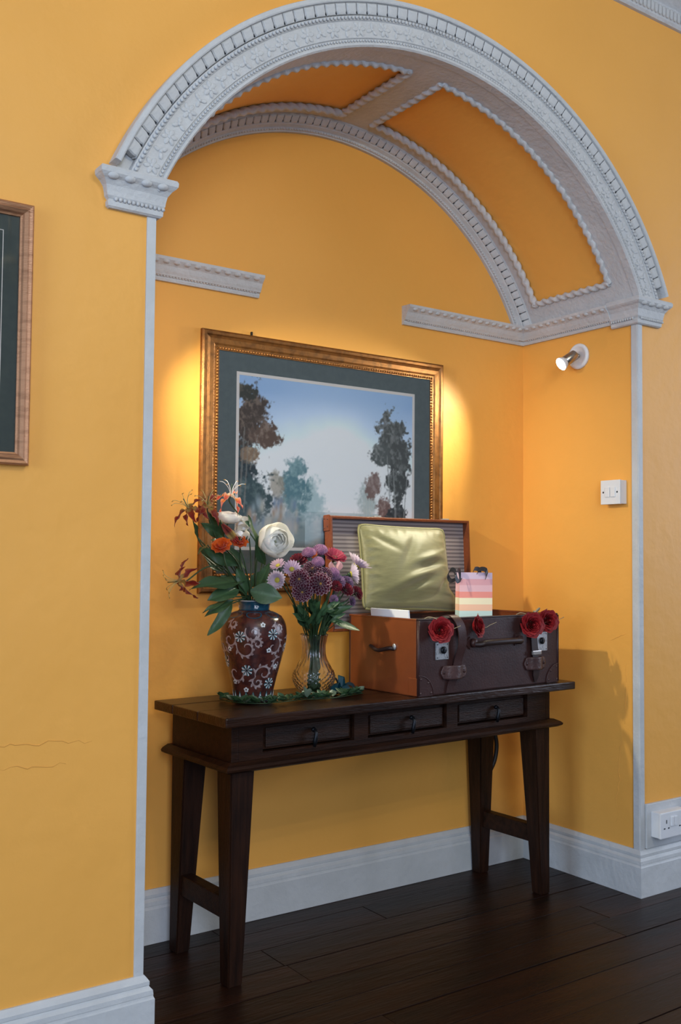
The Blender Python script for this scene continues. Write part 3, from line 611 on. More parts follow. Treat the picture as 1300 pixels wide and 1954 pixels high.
# bank with a soft crowd of figures
bank = np.clip((.20 + .05 * np.sin(uu * 9) - vv) * 12, 0, 1) * (uu < .36); C = lerp(C, bank * .75, (.20, .25, .25))
for i in range(46):
    cx_ = rs.rand() * .26 + .06; cz_ = .10 + rs.rand() * .17; k = np.exp(-(((uu - cx_) / .010) ** 2 + ((vv - cz_) / .032) ** 2)); C = lerp(C, k * .9, [(.55, .53, .47), (.34, .42, .46), (.46, .32, .22), (.22, .30, .42)][i % 4])
k = np.exp(-(((uu - .27) / .035) ** 2 + ((vv - .13) / .05) ** 2)); C = lerp(C, k, (.50, .48, .47))
rock = np.clip((.075 + .03 * np.sin(uu * 14) - vv) * 18, 0, 1) * (uu > .22); C = lerp(C, rock * np.clip(.5 + nz, 0, 1), (.16, .13, .11)); C = lerp(C, rock * np.clip((nzf - .5) * 3, 0, 1), (.40, .35, .28))
V = [(PX0 + a * (PX1 - PX0), -.0076, PZ0 + b * (PZ1 - PZ0)) for a, b in zip(uu.ravel(), vv.ravel())]
Fc = [(j * NXp + i, j * NXp + i + 1, (j + 1) * NXp + i + 1, (j + 1) * NXp + i) for j in range(NZp - 1) for i in range(NXp - 1)]
link('landscape_print', mesh('landscape_print', V, Fc, C.reshape(-1, 3)), PRINT, pic)

fp = thing('framed_panel', 'rose-gold framed dark green panel hanging on the front wall beside the niche', 'picture', (-.80, 0, 1.316))
fw, fh = .505, .577
rails(fp, 0, fw, 0, fh, [(0, 0), (0, .020), (.004, .024), (.010, .022), (.014, .024), (.021, .020), (.024, .014), (.028, .012), (.028, 0)], ROSEG)
box('mount', (.026, -.006, .026), (fw - .026, -.002, fh - .026), MATD, fp)
rails(fp, .062, fw - .062, .062, fh - .062, [(0, .005), (0, .0066), (.0015, .0066), (.0015, .005)], MATW)
box('glass_pane', (.027, -.0095, .027), (fw - .027, -.0088, fh - .027), PGLASS, fp)

# ================================================================ console table
TR = .046
tb = thing('console_table', 'long dark wooden console table with three small drawers in the niche', 'table', (.300, .128, 0), TR)
TL_, TBk, ZT = 1.258, .325, .709
bd_edges = [-.061, .085, .225, TBk + .010]
for i in range(3):
    box('top_board', (-.055, bd_edges[i] + (.0006 if i else 0), ZT - .026), (TL_ + .060, bd_edges[i + 1] - .0006, ZT - (.0006 if i == 1 else 0)), WOODT, tb, .004)
ZA, ZBm = ZT - .026, .580
box('side_panel', (0, .0, ZBm), (.022, TBk, ZA), WOOD, tb, .002); box('side_panel', (TL_ - .022, 0, ZBm), (TL_, TBk, ZA), WOOD, tb, .002)
box('back_panel', (.022, TBk - .018, ZBm), (TL_ - .022, TBk, ZA), WOOD, tb)
op = [(.098, .411), (.462, .777), (.823, 1.146)]; zo0, zo1 = .598, .673
box('front_rail', (.022, 0, ZBm), (TL_ - .022, .022, zo0), WOOD, tb); box('front_rail', (.022, 0, zo1), (TL_ - .022, .022, ZA), WOOD, tb)
xs = [.022] + [v for a in op for v in a] + [TL_ - .022]
for i in range(0, 8, 2): box('stile', (xs[i], 0, zo0), (xs[i + 1], .022, zo1), WOOD, tb)
for i, (a, b) in enumerate(op):
    dr = box('drawer_front', (a + .004, .012, zo0 + .004), (b - .004, .030, zo1 - .004), WOOD, tb, .002)
    dp = box('drawer_panel', (a + .014, .0075, zo0 + .009), (b - .010, .014, zo1 - .012), WOODP, dr, .003)
    xc = (a + b) / 2 + .012
    bm = bmesh.new(); 
    g = bmesh.ops.create_uvsphere(bm, u_segments=8, v_segments=6, radius=.007); bmesh.ops.translate(bm, vec=(xc, 0, .642), verts=g['verts'])
    Vt, Ft = tube_data([(xc, .006, .642), (xc, -.008, .641), (xc + .001, -.012, .632), (xc - .001, -.010, .612), (xc - .002, -.008, .596)], [.004, .005, .005, .0065, .0045], 8)
    vs2 = [bm.verts.new(v) for v in Vt]; [bm.faces.new([vs2[j] for j in f]) for f in Ft]
    link('drop_handle', bm_mesh('drop_handle', bm), IRON, dr, None, True)
# lower moulding
MO = [(-.004, .556), (.018, .556), (.030, .562), (.032, .568), (.026, .574), (.010, .582), (-.004, .582)]
mpath = [(0, 0), (TL_, 0), (TL_, TBk), (0, TBk), (0, 0)]
cyc = mpath[:-1]
offs = []
for d, z in MO: offs.append([(-d, -d), (TL_ + d, -d), (TL_ + d, TBk + min(d, .008)), (-d, TBk + min(d, .008))])
for s in range(4):
    V = []; k = len(MO)
    for e in (s, (s + 1) % 4):
        for j in range(k): V.append((*offs[j][e], MO[j][1]))
    Fc = [(j, (j + 1) % k, k + (j + 1) % k, k + j) for j in range(k)] + [tuple(range(k))[::-1], tuple(range(k, 2 * k))]
    me = mesh('t', V, Fc); bm = bmesh.new(); bm.from_mesh(me); bpy.data.meshes.remove(me); link('skirt_moulding', bm_mesh('skirt_moulding', bm), WOOD, tb)
box('under_panel', (.004, .004, .562), (TL_ - .004, TBk - .004, .580), WOOD, tb)
def tleg(cx_, cy_, sx, sy):
    zt_, wt, wb = .562, .074, .043; V = []
    for z, wd in ((zt_, wt), (0, wb)):
        for (i, j) in ((0, 0), (1, 0), (1, 1), (0, 1)): V.append((cx_ + sx * i * wd, cy_ + sy * j * wd, z))
    me = mesh('t', V, [(0, 1, 2, 3), (4, 5, 6, 7), (0, 1, 5, 4), (1, 2, 6, 5), (2, 3, 7, 6), (3, 0, 4, 7)]); bm = bmesh.new(); bm.from_mesh(me); bpy.data.meshes.remove(me)
    bmesh.ops.recalc_face_normals(bm, faces=bm.faces); bmesh.ops.bevel(bm, geom=list(bm.edges), offset=.003, segments=2, affect='EDGES')
    link('leg', bm_mesh('leg', bm), WOODV, tb)
for cx_, sx in ((0, 1), (TL_, -1)):
    for cy_, sy in ((0, 1), (TBk, -1)): tleg(cx_, cy_, sx, sy)
for xa in (.006, TL_ - .042): box('stretcher', (xa, .045, .165), (xa + .036, TBk - .045, .222), WOOD, tb, .003)
cb = tag(tube('power_cable', smooth_path([(1.60, .526, .62), (1.585, .524, .55), (1.612, .521, .50), (1.630, .519, .44), (1.622, .520, .38), (1.592, .521, .335), (1.555, .522, .31)], 8), .008, CABLE, None, 8), 'black cable looping down behind the table by the far back leg', 'cable')

# ================================================================ suitcase
SC = (.915, .108, .709); SR = math.radians(4)
case = thing('suitcase', 'open dark leather suitcase with straps and striped lining on the table', 'suitcase', SC, SR)
SL, SD, SH = .648, .325, .228
def panel(name, lo, hi, m, parent=case, bev=.004): return box(name, lo, hi, m, parent, bev)
fpnl = panel('front_panel', (0, 0, 0), (SL, .011, SH), LEA, bev=.005)
panel('back_panel', (0, SD - .010, 0), (SL, SD, SH), LEA)
panel('side_panel', (-.001, .009, .0), (.010, SD - .009, SH), LEAS); panel('side_panel', (SL - .010, .009, 0), (SL + .001, SD - .009, SH), LEAS)
panel('bottom_panel', (.008, .008, .001), (SL - .008, SD - .008, .012), EDGE)
panel('inner_tray', (.011, .012, .200), (SL - .011, SD - .011, .209), LINING, bev=.002)
for a, b in (((0, -.001, SH - .004), (SL, .013, SH + .003)), ((0, SD - .012, SH - .004), (SL, SD + .001, SH + .003)), ((-.002, .009, SH - .004), (.012, SD - .009, SH + .003)), ((SL - .012, .009, SH - .004), (SL + .002, SD - .009, SH + .003))):
    panel('rim_binding', a, b, EDGE if a[1] < 0 else LEAS, bev=.003)
tube('corner_welt', [(.001, .001, .004), (.001, .001, SH - .003)], .0045, LEA, case, 8); tube('corner_welt', [(SL - .001, .001, .004), (SL - .001, .001, SH - .003)], .0045, LEA, case, 8)
def corner_cap(x0, sx):
    n = 10; r = .062; V = [(x0, -.002, .001)]
    for i in range(n + 1):
        a = PI / 2 * i / n; V.append((x0 + sx * r * math.cos(a), -.002, .001 + r * math.sin(a)))
    k = len(V); V += [(v[0], .004, v[2]) for v in V]
    Fc = [tuple(range(k)), tuple(range(k, 2 * k))[::-1]] + [(i, (i + 1) % k, k + (i + 1) % k, k + i) for i in range(k)]
    me = mesh('t', V, Fc); bm = bmesh.new(); bm.from_mesh(me); bpy.data.meshes.remove(me); c = link('corner_cap', bm_mesh('corner_cap', bm), LEA, case)
    for (dx, dz) in ((.010, .052), (.040, .040), (.052, .010), (.008, .010)): link('rivet', ball('rivet', .004, .002, .004, 8, 5), LOOP, c, Matrix.Translation((x0 + sx * dx, -.0025, dz)))
    tube('stitched_edge', [(x0 + sx * r * math.cos(PI / 2 * i / n), -.003, .001 + r * math.sin(PI / 2 * i / n)) for i in range(n + 1)], .0012, LOOP, c, 6)
corner_cap(.0, 1); corner_cap(SL, -1)
box('corner_cap', (-.003, .003, .002), (.003, .040, .055), LEAS, case, .002)
for x0, z0, w_, h_ in ((.070, .106, .054, .052), (.536, .108, .052, .062)):
    lp = box('lock_plate', (x0, -.004, z0), (x0 + w_, .002, z0 + h_), STEEL, case, .0012)
    kx = x0 + w_ * (.55 if x0 < .3 else .45)
    lathe('lock_boss', [(.011, 0), (.011, .005), (.008, .007), (.001, .007)], IRON, lp, 20, mw=aim((kx, -.004, z0 + h_ * .55), (0, -1, 0)))
    box('keyhole_shade', (kx - .0012, -.0125, z0 + h_ * .55 - .005), (kx + .0012, -.0105, z0 + h_ * .55 + .005), DKHOLE_SCREW, lp)  # solid dark sliver, coloured like the shade inside the hole
    for dx, dz in ((.006, .006), (w_ - .006, .006), (w_ - .006, h_ - .006), (.006, h_ - .006)): link('rivet', ball('rivet', .0018, .001, .0018, 6, 4), DKHOLE_SCREW, lp, Matrix.Translation((x0 + dx, -.0045, z0 + dz)))
def ribbon(name, pts, width, th, m, parent, across=(1, 0, 0), mw=None, wfun=None):
    P = smooth_path(pts, 8); V = []; Fc = []; a = Vector(across).normalized(); n = len(P)
    for i, p in enumerate(P):
        t = (P[min(i + 1, n - 1)] - P[max(i - 1, 0)]).normalized(); nn = t.cross(a).normalized(); wd = width / 2 * (wfun(i / (n - 1)) if wfun else 1)
        for s1, s2 in ((-1, -1), (1, -1), (1, 1), (-1, 1)): V.append(p + a * (s1 * wd) + nn * (s2 * th / 2))
    for i in range(n - 1):
        for j in range(4): Fc.append((i * 4 + j, i * 4 + (j + 1) % 4, (i + 1) * 4 + (j + 1) % 4, (i + 1) * 4 + j))
    Fc += [(0, 1, 2, 3), tuple((n - 1) * 4 + j for j in (3, 2, 1, 0))]
    me = mesh('t', V, Fc); bm = bmesh.new(); bm.from_mesh(me); bpy.data.meshes.remove(me)
    return link(name, bm_mesh(name, bm), m, parent, mw)
ribbon('strap', [(.138, .06, .214), (.142, .02, .236), (.150, -.006, .232), (.160, -.022, .200), (.164, -.022, .150), (.158, -.012, .105), (.148, -.008, .060), (.136, -.004, .030), (.130, -.003, .004)], .034, .003, LEA, case)
ribbon('strap', [(.514, .004, .222), (.516, -.005, .200), (.516, -.008, .150), (.518, -.010, .110), (.524, -.011, .070), (.526, -.008, .035), (.526, -.004, .008)], .030, .003, EDGE, case, wfun=lambda t: 1 if t < .85 else 1 - (t - .85) * 5)
box('strap_buckle', (.500, -.016, .098), (.545, -.008, .112), CHROME, case, .002)
def loop(x0, x1, zc):
    n = 12; V = []; Fc = []
    rows_ = 8
    for i in range(n + 1):
        t = i / n; x = x0 + (x1 - x0) * t; e = min(t, 1 - t) * 2
        out = -.003 - .016 * math.sin(PI * min(1, max(0, (t - .18) / .64))) ** .7 if .18 < t < .82 else -.003
        hh = .021 * (math.sqrt(max(0, 1 - (1 - min(1, e / .28)) ** 2)) * .85 + .15)
        for j in range(rows_ + 1):
            z = zc + hh * (2 * j / rows_ - 1); V.append((x, out, z))
    for i in range(n):
        for j in range(rows_): a = i * (rows_ + 1) + j; Fc.append((a, a + rows_ + 1, a + rows_ + 2, a + 1))
    me = mesh('strap_loop', V, Fc); o = link('strap_loop', me, LOOP, case, None, True)
    md = o.modifiers.new('thick', 'SOLIDIFY'); md.thickness = .003; md.offset = 0
    for t in (.10, .90): link('rivet', ball('rivet', .006, .002, .006, 8, 5), LEA, o, Matrix.Translation((x0 + (x1 - x0) * t, -.0045, zc)))
loop(.092, .202, .066); loop(.474, .580, .070)
hd = tube('handle', smooth_path([(.232, -.010, .146), (.244, -.024, .146), (.262, -.033, .150), (.330, -.038, .152), (.400, -.036, .152), (.428, -.028, .151), (.442, -.012, .150)], 6), .0095, EDGE, case, 10)
for hx, sx in ((.226, -1), (.448, 1)):
    V = [(hx + sx * a, -.004, .150 + b) for a, b in ((-.022, -.018), (.008, -.020), (.032, 0), (.008, .020), (-.022, .018))]; k = 5; V += [(v[0], .002, v[2]) for v in V]
    me = mesh('t', V, [tuple(range(k)), tuple(range(k, 2 * k))[::-1]] + [(i, (i + 1) % k, k + (i + 1) % k, k + i) for i in range(k)]); bm = bmesh.new(); bm.from_mesh(me); bpy.data.meshes.remove(me)
    bmesh.ops.recalc_face_normals(bm, faces=bm.faces); bmesh.ops.bevel(bm, geom=list(bm.edges), offset=.0015, segments=2, affect='EDGES')
    hm = link('handle_mount', bm_mesh('handle_mount', bm), LEA, case)
    lathe('handle_ring', [(.014, 0), (.014, .010), (.010, .014), (.001, .015)], LEA, hm, 16, mw=aim((hx - sx * .004, -.003, .150), (0, -1, 0)))
# side strap ring on the chestnut end
tube('side_handle', smooth_path([(-.002, .210, .135), (-.014, .200, .137), (-.020, .160, .128), (-.014, .115, .137), (-.002, .105, .135)], 6), .006, EDGE, case, 8)
link('side_ring', ball('side_ring', .004, .008, .010), STEEL, case, Matrix.Translation((-.004, .102, .142)))
# lid
Mw = Matrix.Translation((.849, .461, .881)) @ Matrix.Rotation(math.radians(1), 4, 'Z') @ Matrix.Rotation(-math.radians(3), 4, 'X')
case_m = Matrix.Translation(SC) @ Matrix.Rotation(SR, 4, 'Z')
LL, LH, LD = .618, .378, .035
lid = box('lid', (0, LD - .006, 0), (LL, LD, LH), LEAT, case, .003, case_m.inverted() @ Mw)
for a, b in (((0, 0, 0), (.007, LD - .004, LH)), ((LL - .007, 0, 0), (LL, LD - .004, LH)), ((.005, 0, LH - .007), (LL - .005, LD - .004, LH)), ((.005, 0, 0), (LL - .005, LD - .004, .007))):
    box('lid_wall', a, b, LEAT, lid, .002)
for a, b in (((.007, .001, .007), (.009, LD - .006, LH - .007)), ((LL - .009, .001, .007), (LL - .007, LD - .006, LH - .007)), ((.009, .001, LH - .009), (LL - .009, LD - .006, LH - .007)), ((.009, .001, .007), (LL - .009, LD - .006, .009))):
    box('lid_facing', a, b, LEAT, lid)
box('lid_lining', (.009, LD - .010, .009), (LL - .009, LD - .006, LH - .009), LINING, lid)
for z0, z1, y1 in ((LH - .050, LH + .003, LD + .001), ): 
    cp = box('lid_corner_cap', (-.003, .004, z0), (.003, y1, z1), LEAT, lid, .002)
    for yy, zz in ((.012, LH - .012), (.030, LH - .010), (.014, LH - .036), (.030, LH - .040)): link('rivet', ball('rivet', .0012, .0025, .0025, 6, 4), LOOP, lid, Matrix.Translation((-.0035, yy, zz)))
for xx in (.19, .50):
    box('hasp', (xx, .010, LH), (xx + .030, .024, LH + .005), STEEL, lid, .001)
ribbon('inner_strap', [(.02, .245, .21), (.035, .235, .232), (.06, .215, .240), (.085, .20, .226), (.10, .195, .212)], .018, .003, LEAT, case, across=(0.3, 1, 0))

# ---------------------------------------------------------------- cushion
def cushion():
    TLc, TRc, BLc, BRc = [Vector(c) for c in CUSH]
    n = 56; V = []; Fc = []
    ctr = (TLc + TRc + BLc + BRc) / 4; nrm = (TRc - TLc).cross(BLc - TLc).normalized()
    if nrm.y > 0: nrm = -nrm           # towards the room
    base = (BLc + BRc) / 2
    root = thing('cushion', 'olive satin cushion with piped edge leaning in the suitcase lid', 'cushion', base)
    def edgew(u, v):
        k = .030; cr = max(0, abs(u) - .86) / .14 * max(0, abs(v) - .86) / .14
        return u * (1 - k * (1 - v * v)) * (1 - .035 * cr), v * (1 - k * (1 - u * u)) * (1 - .035 * cr)
    def fold(u, v, ang, off, wid, amp, uc, vc, ext):
        c, sn = math.cos(ang), math.sin(ang); a = (u - uc) * c + (v - vc) * sn; q = -(u - uc) * sn + (v - vc) * c - off
        return amp * math.exp(-(q / wid) ** 2) * math.exp(-(a / ext) ** 2)
    def pos(u, v, side):
        a, b = edgew(u, v); s, t = (a + 1) / 2, (b + 1) / 2
        p = (BLc * (1 - s) + BRc * s) * (1 - t) + (TLc * (1 - s) + TRc * s) * t
        if u > .4 and v < -.2: p = p + Vector((.028, 0, -.004)) * ((u - .4) / .6) * ((-v - .2) / .8) - Vector((.016, 0, 0)) * math.exp(-((v + .45) / .16) ** 2) * max(0, (u - .6) / .4)
        h = (max(0, 1 - abs(u) ** 2.4) * max(0, 1 - abs(v) ** 2.4)) ** .55
        wr = 0
        if side > 0:
            for k_ in range(9):      # gathers along the piped edges
                vv_ = -.85 + .21 * k_; am = .0035 + .0015 * math.sin(k_ * 2.3)
                wr += fold(u, v, .25 * math.sin(k_ * 1.7), 0, .035, am, -.86, vv_, .13) + fold(u, v, .3 * math.cos(k_ * 2.1), 0, .04, am, .86, vv_, .12)
                wr += fold(u, v, PI / 2 + .3 * math.sin(k_ * 1.3), 0, .04, am * .7, vv_, .88, .10)
            wr += fold(u, v, .45, 0, .10, -.014, .05, -.48, .50) + fold(u, v, .40, 0, .09, .009, .10, -.26, .45) + fold(u, v, .30, 0, .10, -.012, .45, .02, .38)
            wr += fold(u, v, .35, 0, .09, .009, .45, .22, .34) + fold(u, v, .12, 0, .12, -.012, .05, -.74, .6) + fold(u, v, 1.1, 0, .10, -.007, -.05, .35, .45)
            wr += fold(u, v, .9, 0, .06, -.008, .72, -.45, .28) + fold(u, v, -.6, 0, .08, -.006, -.55, .55, .3)
        d = .048 * h * (1.0 if side > 0 else .45) + wr * min(1, h * 1.8)
        return p + nrm * d - base if side > 0 else p - nrm * d - base
    for side in (1, -1):
        o0 = len(V)
        for j in range(n + 1):
            for i in range(n + 1): V.append(pos(2 * i / n - 1, 2 * j / n - 1, side))
        for j in range(n):
            for i in range(n):
                a = o0 + j * (n + 1) + i; f = (a, a + 1, a + n + 2, a + n + 1); Fc.append(f if side > 0 else f[::-1])
    me = mesh('t', V, Fc); bm = bmesh.new(); bm.from_mesh(me); bmesh.ops.remove_doubles(bm, verts=bm.verts, dist=.0004); bpy.data.meshes.remove(me)
    link('cover', bm_mesh('cover', bm), SATIN, root, None, True)
    ring = [pos(-1 + 2 * i / 24, -1, 1) for i in range(24)] + [pos(1, -1 + 2 * i / 24, 1) for i in range(24)] + [pos(1 - 2 * i / 24, 1, 1) for i in range(24)] + [pos(-1, 1 - 2 * i / 24, 1) for i in range(25)]
    tube('piping', ring, .0045, PIPE, root, 8)
cushion()
# ---------------------------------------------------------------- gift bag
bag = thing('gift_bag', 'small pastel striped paper gift bag with black ribbon handles in the suitcase', 'bag', (1.262, .245, .9195), math.radians(-27))
bwid, bdep, bht = .112, .050, .156
t_ = .0012
V = []; 
for z, e in ((0, 0), (bht, -.004)):
    V += [(-bwid / 2 - e * .5, -bdep / 2, z), (bwid / 2, -bdep / 2, z), (bwid / 2, bdep / 2, z), (-bwid / 2 - e * .5, bdep / 2, z)]
V += [(bwid / 2 - .004, 0, 0), (bwid / 2 - .010, 0, bht), (-bwid / 2 + .004, 0, 0), (-bwid / 2 + .010, 0, bht)]
me = mesh('bag_body', V, [(0, 1, 5, 4), (1, 8, 9, 5), (8, 2, 6, 9), (2, 3, 7, 6), (3, 10, 11, 7), (10, 0, 4, 11), (0, 10, 8, 1), (10, 3, 2, 8)])
bo_ = link('bag_body', me, BAGP, bag); md = bo_.modifiers.new('paper', 'SOLIDIFY'); md.thickness = t_
for yy, sgn in ((-bdep / 2 - .001, -1), (bdep / 2 + .001, 1)):
    ribbon('ribbon_handle', [(-.052, yy, bht - .022), (-.056, yy + sgn * .004, bht + .004), (-.066, yy + sgn * .02, bht + .008), (-.074, yy + sgn * .026, bht - .010), (-.066, yy + sgn * .022, bht - .028), (-.052, yy + sgn * .010, bht - .024)], .016, .0014, RIBK, bag, across=(.45, .35, .8))
    ribbon('ribbon_handle', [(.006, yy, bht + .001), (.012, yy + sgn * .006, bht + .012), (.028, yy + sgn * .014, bht + .010), (.034, yy + sgn * .012, bht - .004), (.033, yy + sgn * .006, bht - .016)], .016, .0014, RIBK, bag, across=(.45, .35, .8))
# envelope and paper
tag(box('envelope', (0, 0, 0), (.006, .175, .044), PAPER, None, .001, Matrix.Translation((.930, .170, .9185)) @ Matrix.Rotation(SR, 4, 'Z') @ Matrix.Rotation(-.12, 4, 'Y')), 'white envelope sticking up along the end of the suitcase', 'envelope')
tag(box('paper_sheet', (0, 0, 0), (.20, .10, .004), PAPER, None, .001, Matrix.Translation((.975, .150, .9195)) @ Matrix.Rotation(.02, 4, 'Z')), 'pale sheet of folded paper lying flat in the suitcase', 'paper')

# ================================================================ petals and leaves
def petal(name, L, wd, cup=0, curl=0, nu=4, nv=7, peak=.55, tip=1.0, wave=0, wavef=3, cf=None, base_w=.15, fold=0, seed=0):
    """petal in local +Y, facing +Z"""
    V = []; Fc = []; Cc = []
    for j in range(nv + 1):
        t = j / nv
        if t < peak: s = base_w + (1 - base_w) * math.sin(PI / 2 * t / peak)
        else: s = max(0.0, math.cos(PI / 2 * (t - peak) / (1 - peak))) ** tip
        if j == nv: s = max(s, .04)
        for i in range(-nu, nu + 1):
            x = i / nu
            z = curl * t * t * L + cup * (x * x) * wd * s + fold * abs(x) * wd * s + wave * L * math.sin(wavef * PI * t + (1.5 if x > 0 else 0) + seed) * x * x
            V.append((x * wd * s, t * L - (curl * curl * t * t * L * .35), z)); Cc.append(cf(t, x) if cf else (1, 1, 1))
    m_ = 2 * nu + 1
    for j in range(nv):
        for i in range(m_ - 1): a = j * m_ + i; Fc.append((a, a + 1, a + m_ + 1, a + m_))
    me = mesh(name, V, Fc, Cc); me.polygons.foreach_set('use_smooth', [True] * len(me.polygons)); return me
def merge_petals(name, lst):
    """lst of (mesh, matrix): joined into one mesh with colours"""
    V = []; Fc = []; Cc = []
    for me, M in lst:
        o0 = len(V); V += [M @ v.co for v in me.vertices]; Fc += [tuple(i + o0 for i in f.vertices) for f in me.polygons]
        Cc += [tuple(d.color) for d in me.color_attributes['Col'].data]
    return mesh(name, V, Fc, Cc)
def stem_to(root, head, mids, r=.0022, name='stem', m=None):
    b = root.location
    pts = [Vector((0, 0, 0))] + [Vector(p) - b for p in mids] + [Vector(head) - b]
    return tube(name, smooth_path(pts, 6), r, m or STEMM, root, 6)
def green(k):
    base = (.034 + .022 * k, .080 + .035 * k, .032 + .024 * k)
    return lambda t, x: tuple(c * (1.35 if abs(x) < .08 else 1) for c in base)
# ---------------------------------------------------------------- ceramic vase
V1 = Vector((.463, .300, .7095))
vs1 = thing('ceramic_vase', 'maroon glazed vase with pale scrolls and a teal neck on the table', 'vase', V1)
prof = [(.050, 0), (.054, .003), (.055, .012), (.0575, .03), (.066, .065), (.0765, .105), (.0870, .145), (.0935, .178), (.0945, .200), (.0905, .222), (.0800, .240), (.0640, .251), (.0500, .256), (.0445, .259)]
def densify(p, n=5):
    q = smooth_path([(a, b, 0) for a, b in p], n); return [(v.x, v.y) for v in q]
prd = densify(prof)
lathe('body', prd, VASEB, vs1, 64)
lathe('neck', [(.0440, .258), (.0435, .264), (.0440, .272), (.0480, .281), (.0525, .2855), (.0520, .287), (.0470, .283), (.0410, .272), (.0400, .20), (.0400, .10)], VASET, vs1, 48)
lathe('rim', [(.0520, .2850), (.0532, .2862), (.0528, .2876), (.0512, .2872)], VASEP, vs1, 48, closed=True)
def vr(z):
    for (r0, z0), (r1, z1) in zip(prd, prd[1:]):
        if z0 <= z <= z1: return r0 + (r1 - r0) * (z - z0) / max(1e-6, z1 - z0)
    return prd[-1][0]
PC = math.atan2(-2.485, -1.438)
def vsurf(ph, z, off=.0008):
    r = vr(z) + off; return Vector((r * math.cos(ph), r * math.sin(ph), z))
def on_vase(name, polys, m, off):
    V = []; Fc = []
    for pl in polys:
        o0 = len(V); V += [vsurf(p_, z_, off) for p_, z_ in pl]; Fc.append(tuple(range(o0, o0 + len(pl))))
    o = link(name, mesh(name, V, Fc), m, vs1); md = o.modifiers.new('enamel', 'SOLIDIFY'); md.thickness = .0005; md.offset = 0; return o
def curve_ribbon(pts, w0):
    """(ph,z) polyline to tapered quads; returns polys"""
    out = []; n = len(pts); L = []; 
    for i in range(n):
        a = pts[max(i - 1, 0)]; b = pts[min(i + 1, n - 1)]; R0 = vr(pts[i][1]); dx = (b[0] - a[0]) * R0; dz = b[1] - a[1]; l = math.hypot(dx, dz) or 1
        wd = w0 * (.25 + .75 * math.sin(PI * min(1, .15 + .85 * i / (n - 1)))); L.append((pts[i][0] - dz / l * wd / R0, pts[i][1] + dx / l * wd, pts[i][0] + dz / l * wd / R0, pts[i][1] - dx / l * wd))
    for a, b in zip(L, L[1:]): out.append([(a[0], a[1]), (b[0], b[1]), (b[2], b[3]), (a[2], a[3])])
    return out
def spiral(phc, zc, r0, turns, a0, dirn, tail=0):
    pts = []; R0 = vr(zc)
    for i in range(30):
        t = i / 29; r = r0 * (1 - .82 * t); a = a0 + dirn * 2 * PI * turns * t; z = min(.245, max(.03, zc + r * math.sin(a))); pts.append((phc + r * math.cos(a) / R0, z))
    return pts
for half in (0, PI):
    B0 = PC + half
    for (u_, z_, r0, tn, a0, dn) in ((.000, .200, .026, 1.1, 2.6, 1), (-.020, .158, .030, 1.0, 2.9, 1), (.010, .170, .016, 1.2, 3.4, -1), (.060, .160, .028, .9, 1.2, -1), (.030, .085, .026, 1.1, 3.5, -1), (.012, .060, .016, 1.2, 2.0, 1), (-.055, .085, .030, 1.0, .6, -1), (-.075, .180, .024, 1.1, .9, -1), (-.060, .225, .014, 1.2, 2, 1), (.080, .215, .018, 1.1, 2.2, 1), (.075, .110, .020, 1.1, 1.2, 1), (-.090, .130, .020, 1.1, .6, 1), (.115, .160, .024, 1, 2, -1), (-.120, .160, .024, 1, 2, 1)):
        ph = B0 + u_ / vr(z_); sp = spiral(ph, z_, r0, tn, a0, dn)
        polys = curve_ribbon(sp, .0026)
        for i in range(2, 18, 3):      # acanthus lobes off the outer turn
            p0 = sp[i]; R0 = vr(p0[1]); ang = math.atan2(p0[1] - z_, (p0[0] - ph) * R0) + 1.0 * dn
            L_ = .015 * (1 - i / 26); q = (p0[0] + math.cos(ang) * L_ / R0, p0[1] + math.sin(ang) * L_)
            polys += curve_ribbon([p0, ((p0[0] + q[0]) / 2 + .01, (p0[1] + q[1]) / 2), q], .0034)
        on_vase('painted_scroll', polys, VASEW, .0007)
    for (u_, z_) in ((-.038, .189), (.053, .195), (-.018, .094), (.043, .056), (-.085, .115)):
        R0 = vr(z_); ph = B0 + math.asin(max(-.95, min(.95, u_ / R0)))
        for m_, o_, pl in ((VASEK, .0010, [[(ph + .0135 * math.cos(a) / R0, z_ + .0135 * math.sin(a)) for a in [2 * PI * i / 16 for i in range(16)]]]),):
            pass
        w_p, g_p = [], []
        for i in range(8):
            a = 2 * PI * i / 8 + .2
            for (da, lst) in ((.16, w_p), (-.16, g_p)):
                lst.append([(ph + .002 * math.cos(a) / R0, z_ + .002 * math.sin(a)), (ph + .0150 * math.cos(a + da * 1.6) / R0, z_ + .0150 * math.sin(a + da * 1.6)), (ph + .0160 * math.cos(a) / R0, z_ + .0160 * math.sin(a))])
        on_vase('painted_starflower', w_p, VASEP, .0013); on_vase('painted_starflower', g_p, VASEG, .0013)
        on_vase('painted_eye', [[(ph + .003 * math.cos(a) / R0, z_ + .003 * math.sin(a)) for a in [2 * PI * i / 10 for i in range(10)]]], VASEK, .0018)
    for (u_, z_) in ((.025, .222), (.0415, .151), (.060, .104), (-.066, .154), (-.019, .039), (-.050, .060), (.088, .16)):
        R0 = vr(z_); ph = B0 + math.asin(max(-.97, min(.97, u_ / R0)))
        pl = []
        for i in range(5):
            a = 2 * PI * i / 5 + .3; c = (ph + .0045 * math.cos(a) / R0, z_ + .0045 * math.sin(a)); pl.append([(c[0] + .0029 * math.cos(b) / R0, c[1] + .0029 * math.sin(b)) for b in [2 * PI * k / 8 for k in range(8)]])
        on_vase('painted_blossom', pl, VASEP, .0013); on_vase('painted_eye', [[(ph + .0024 * math.cos(a) / R0, z_ + .0024 * math.sin(a)) for a in [2 * PI * i / 8 for i in range(8)]]], VASEK, .0018)
tri_w, tri_g = [], []
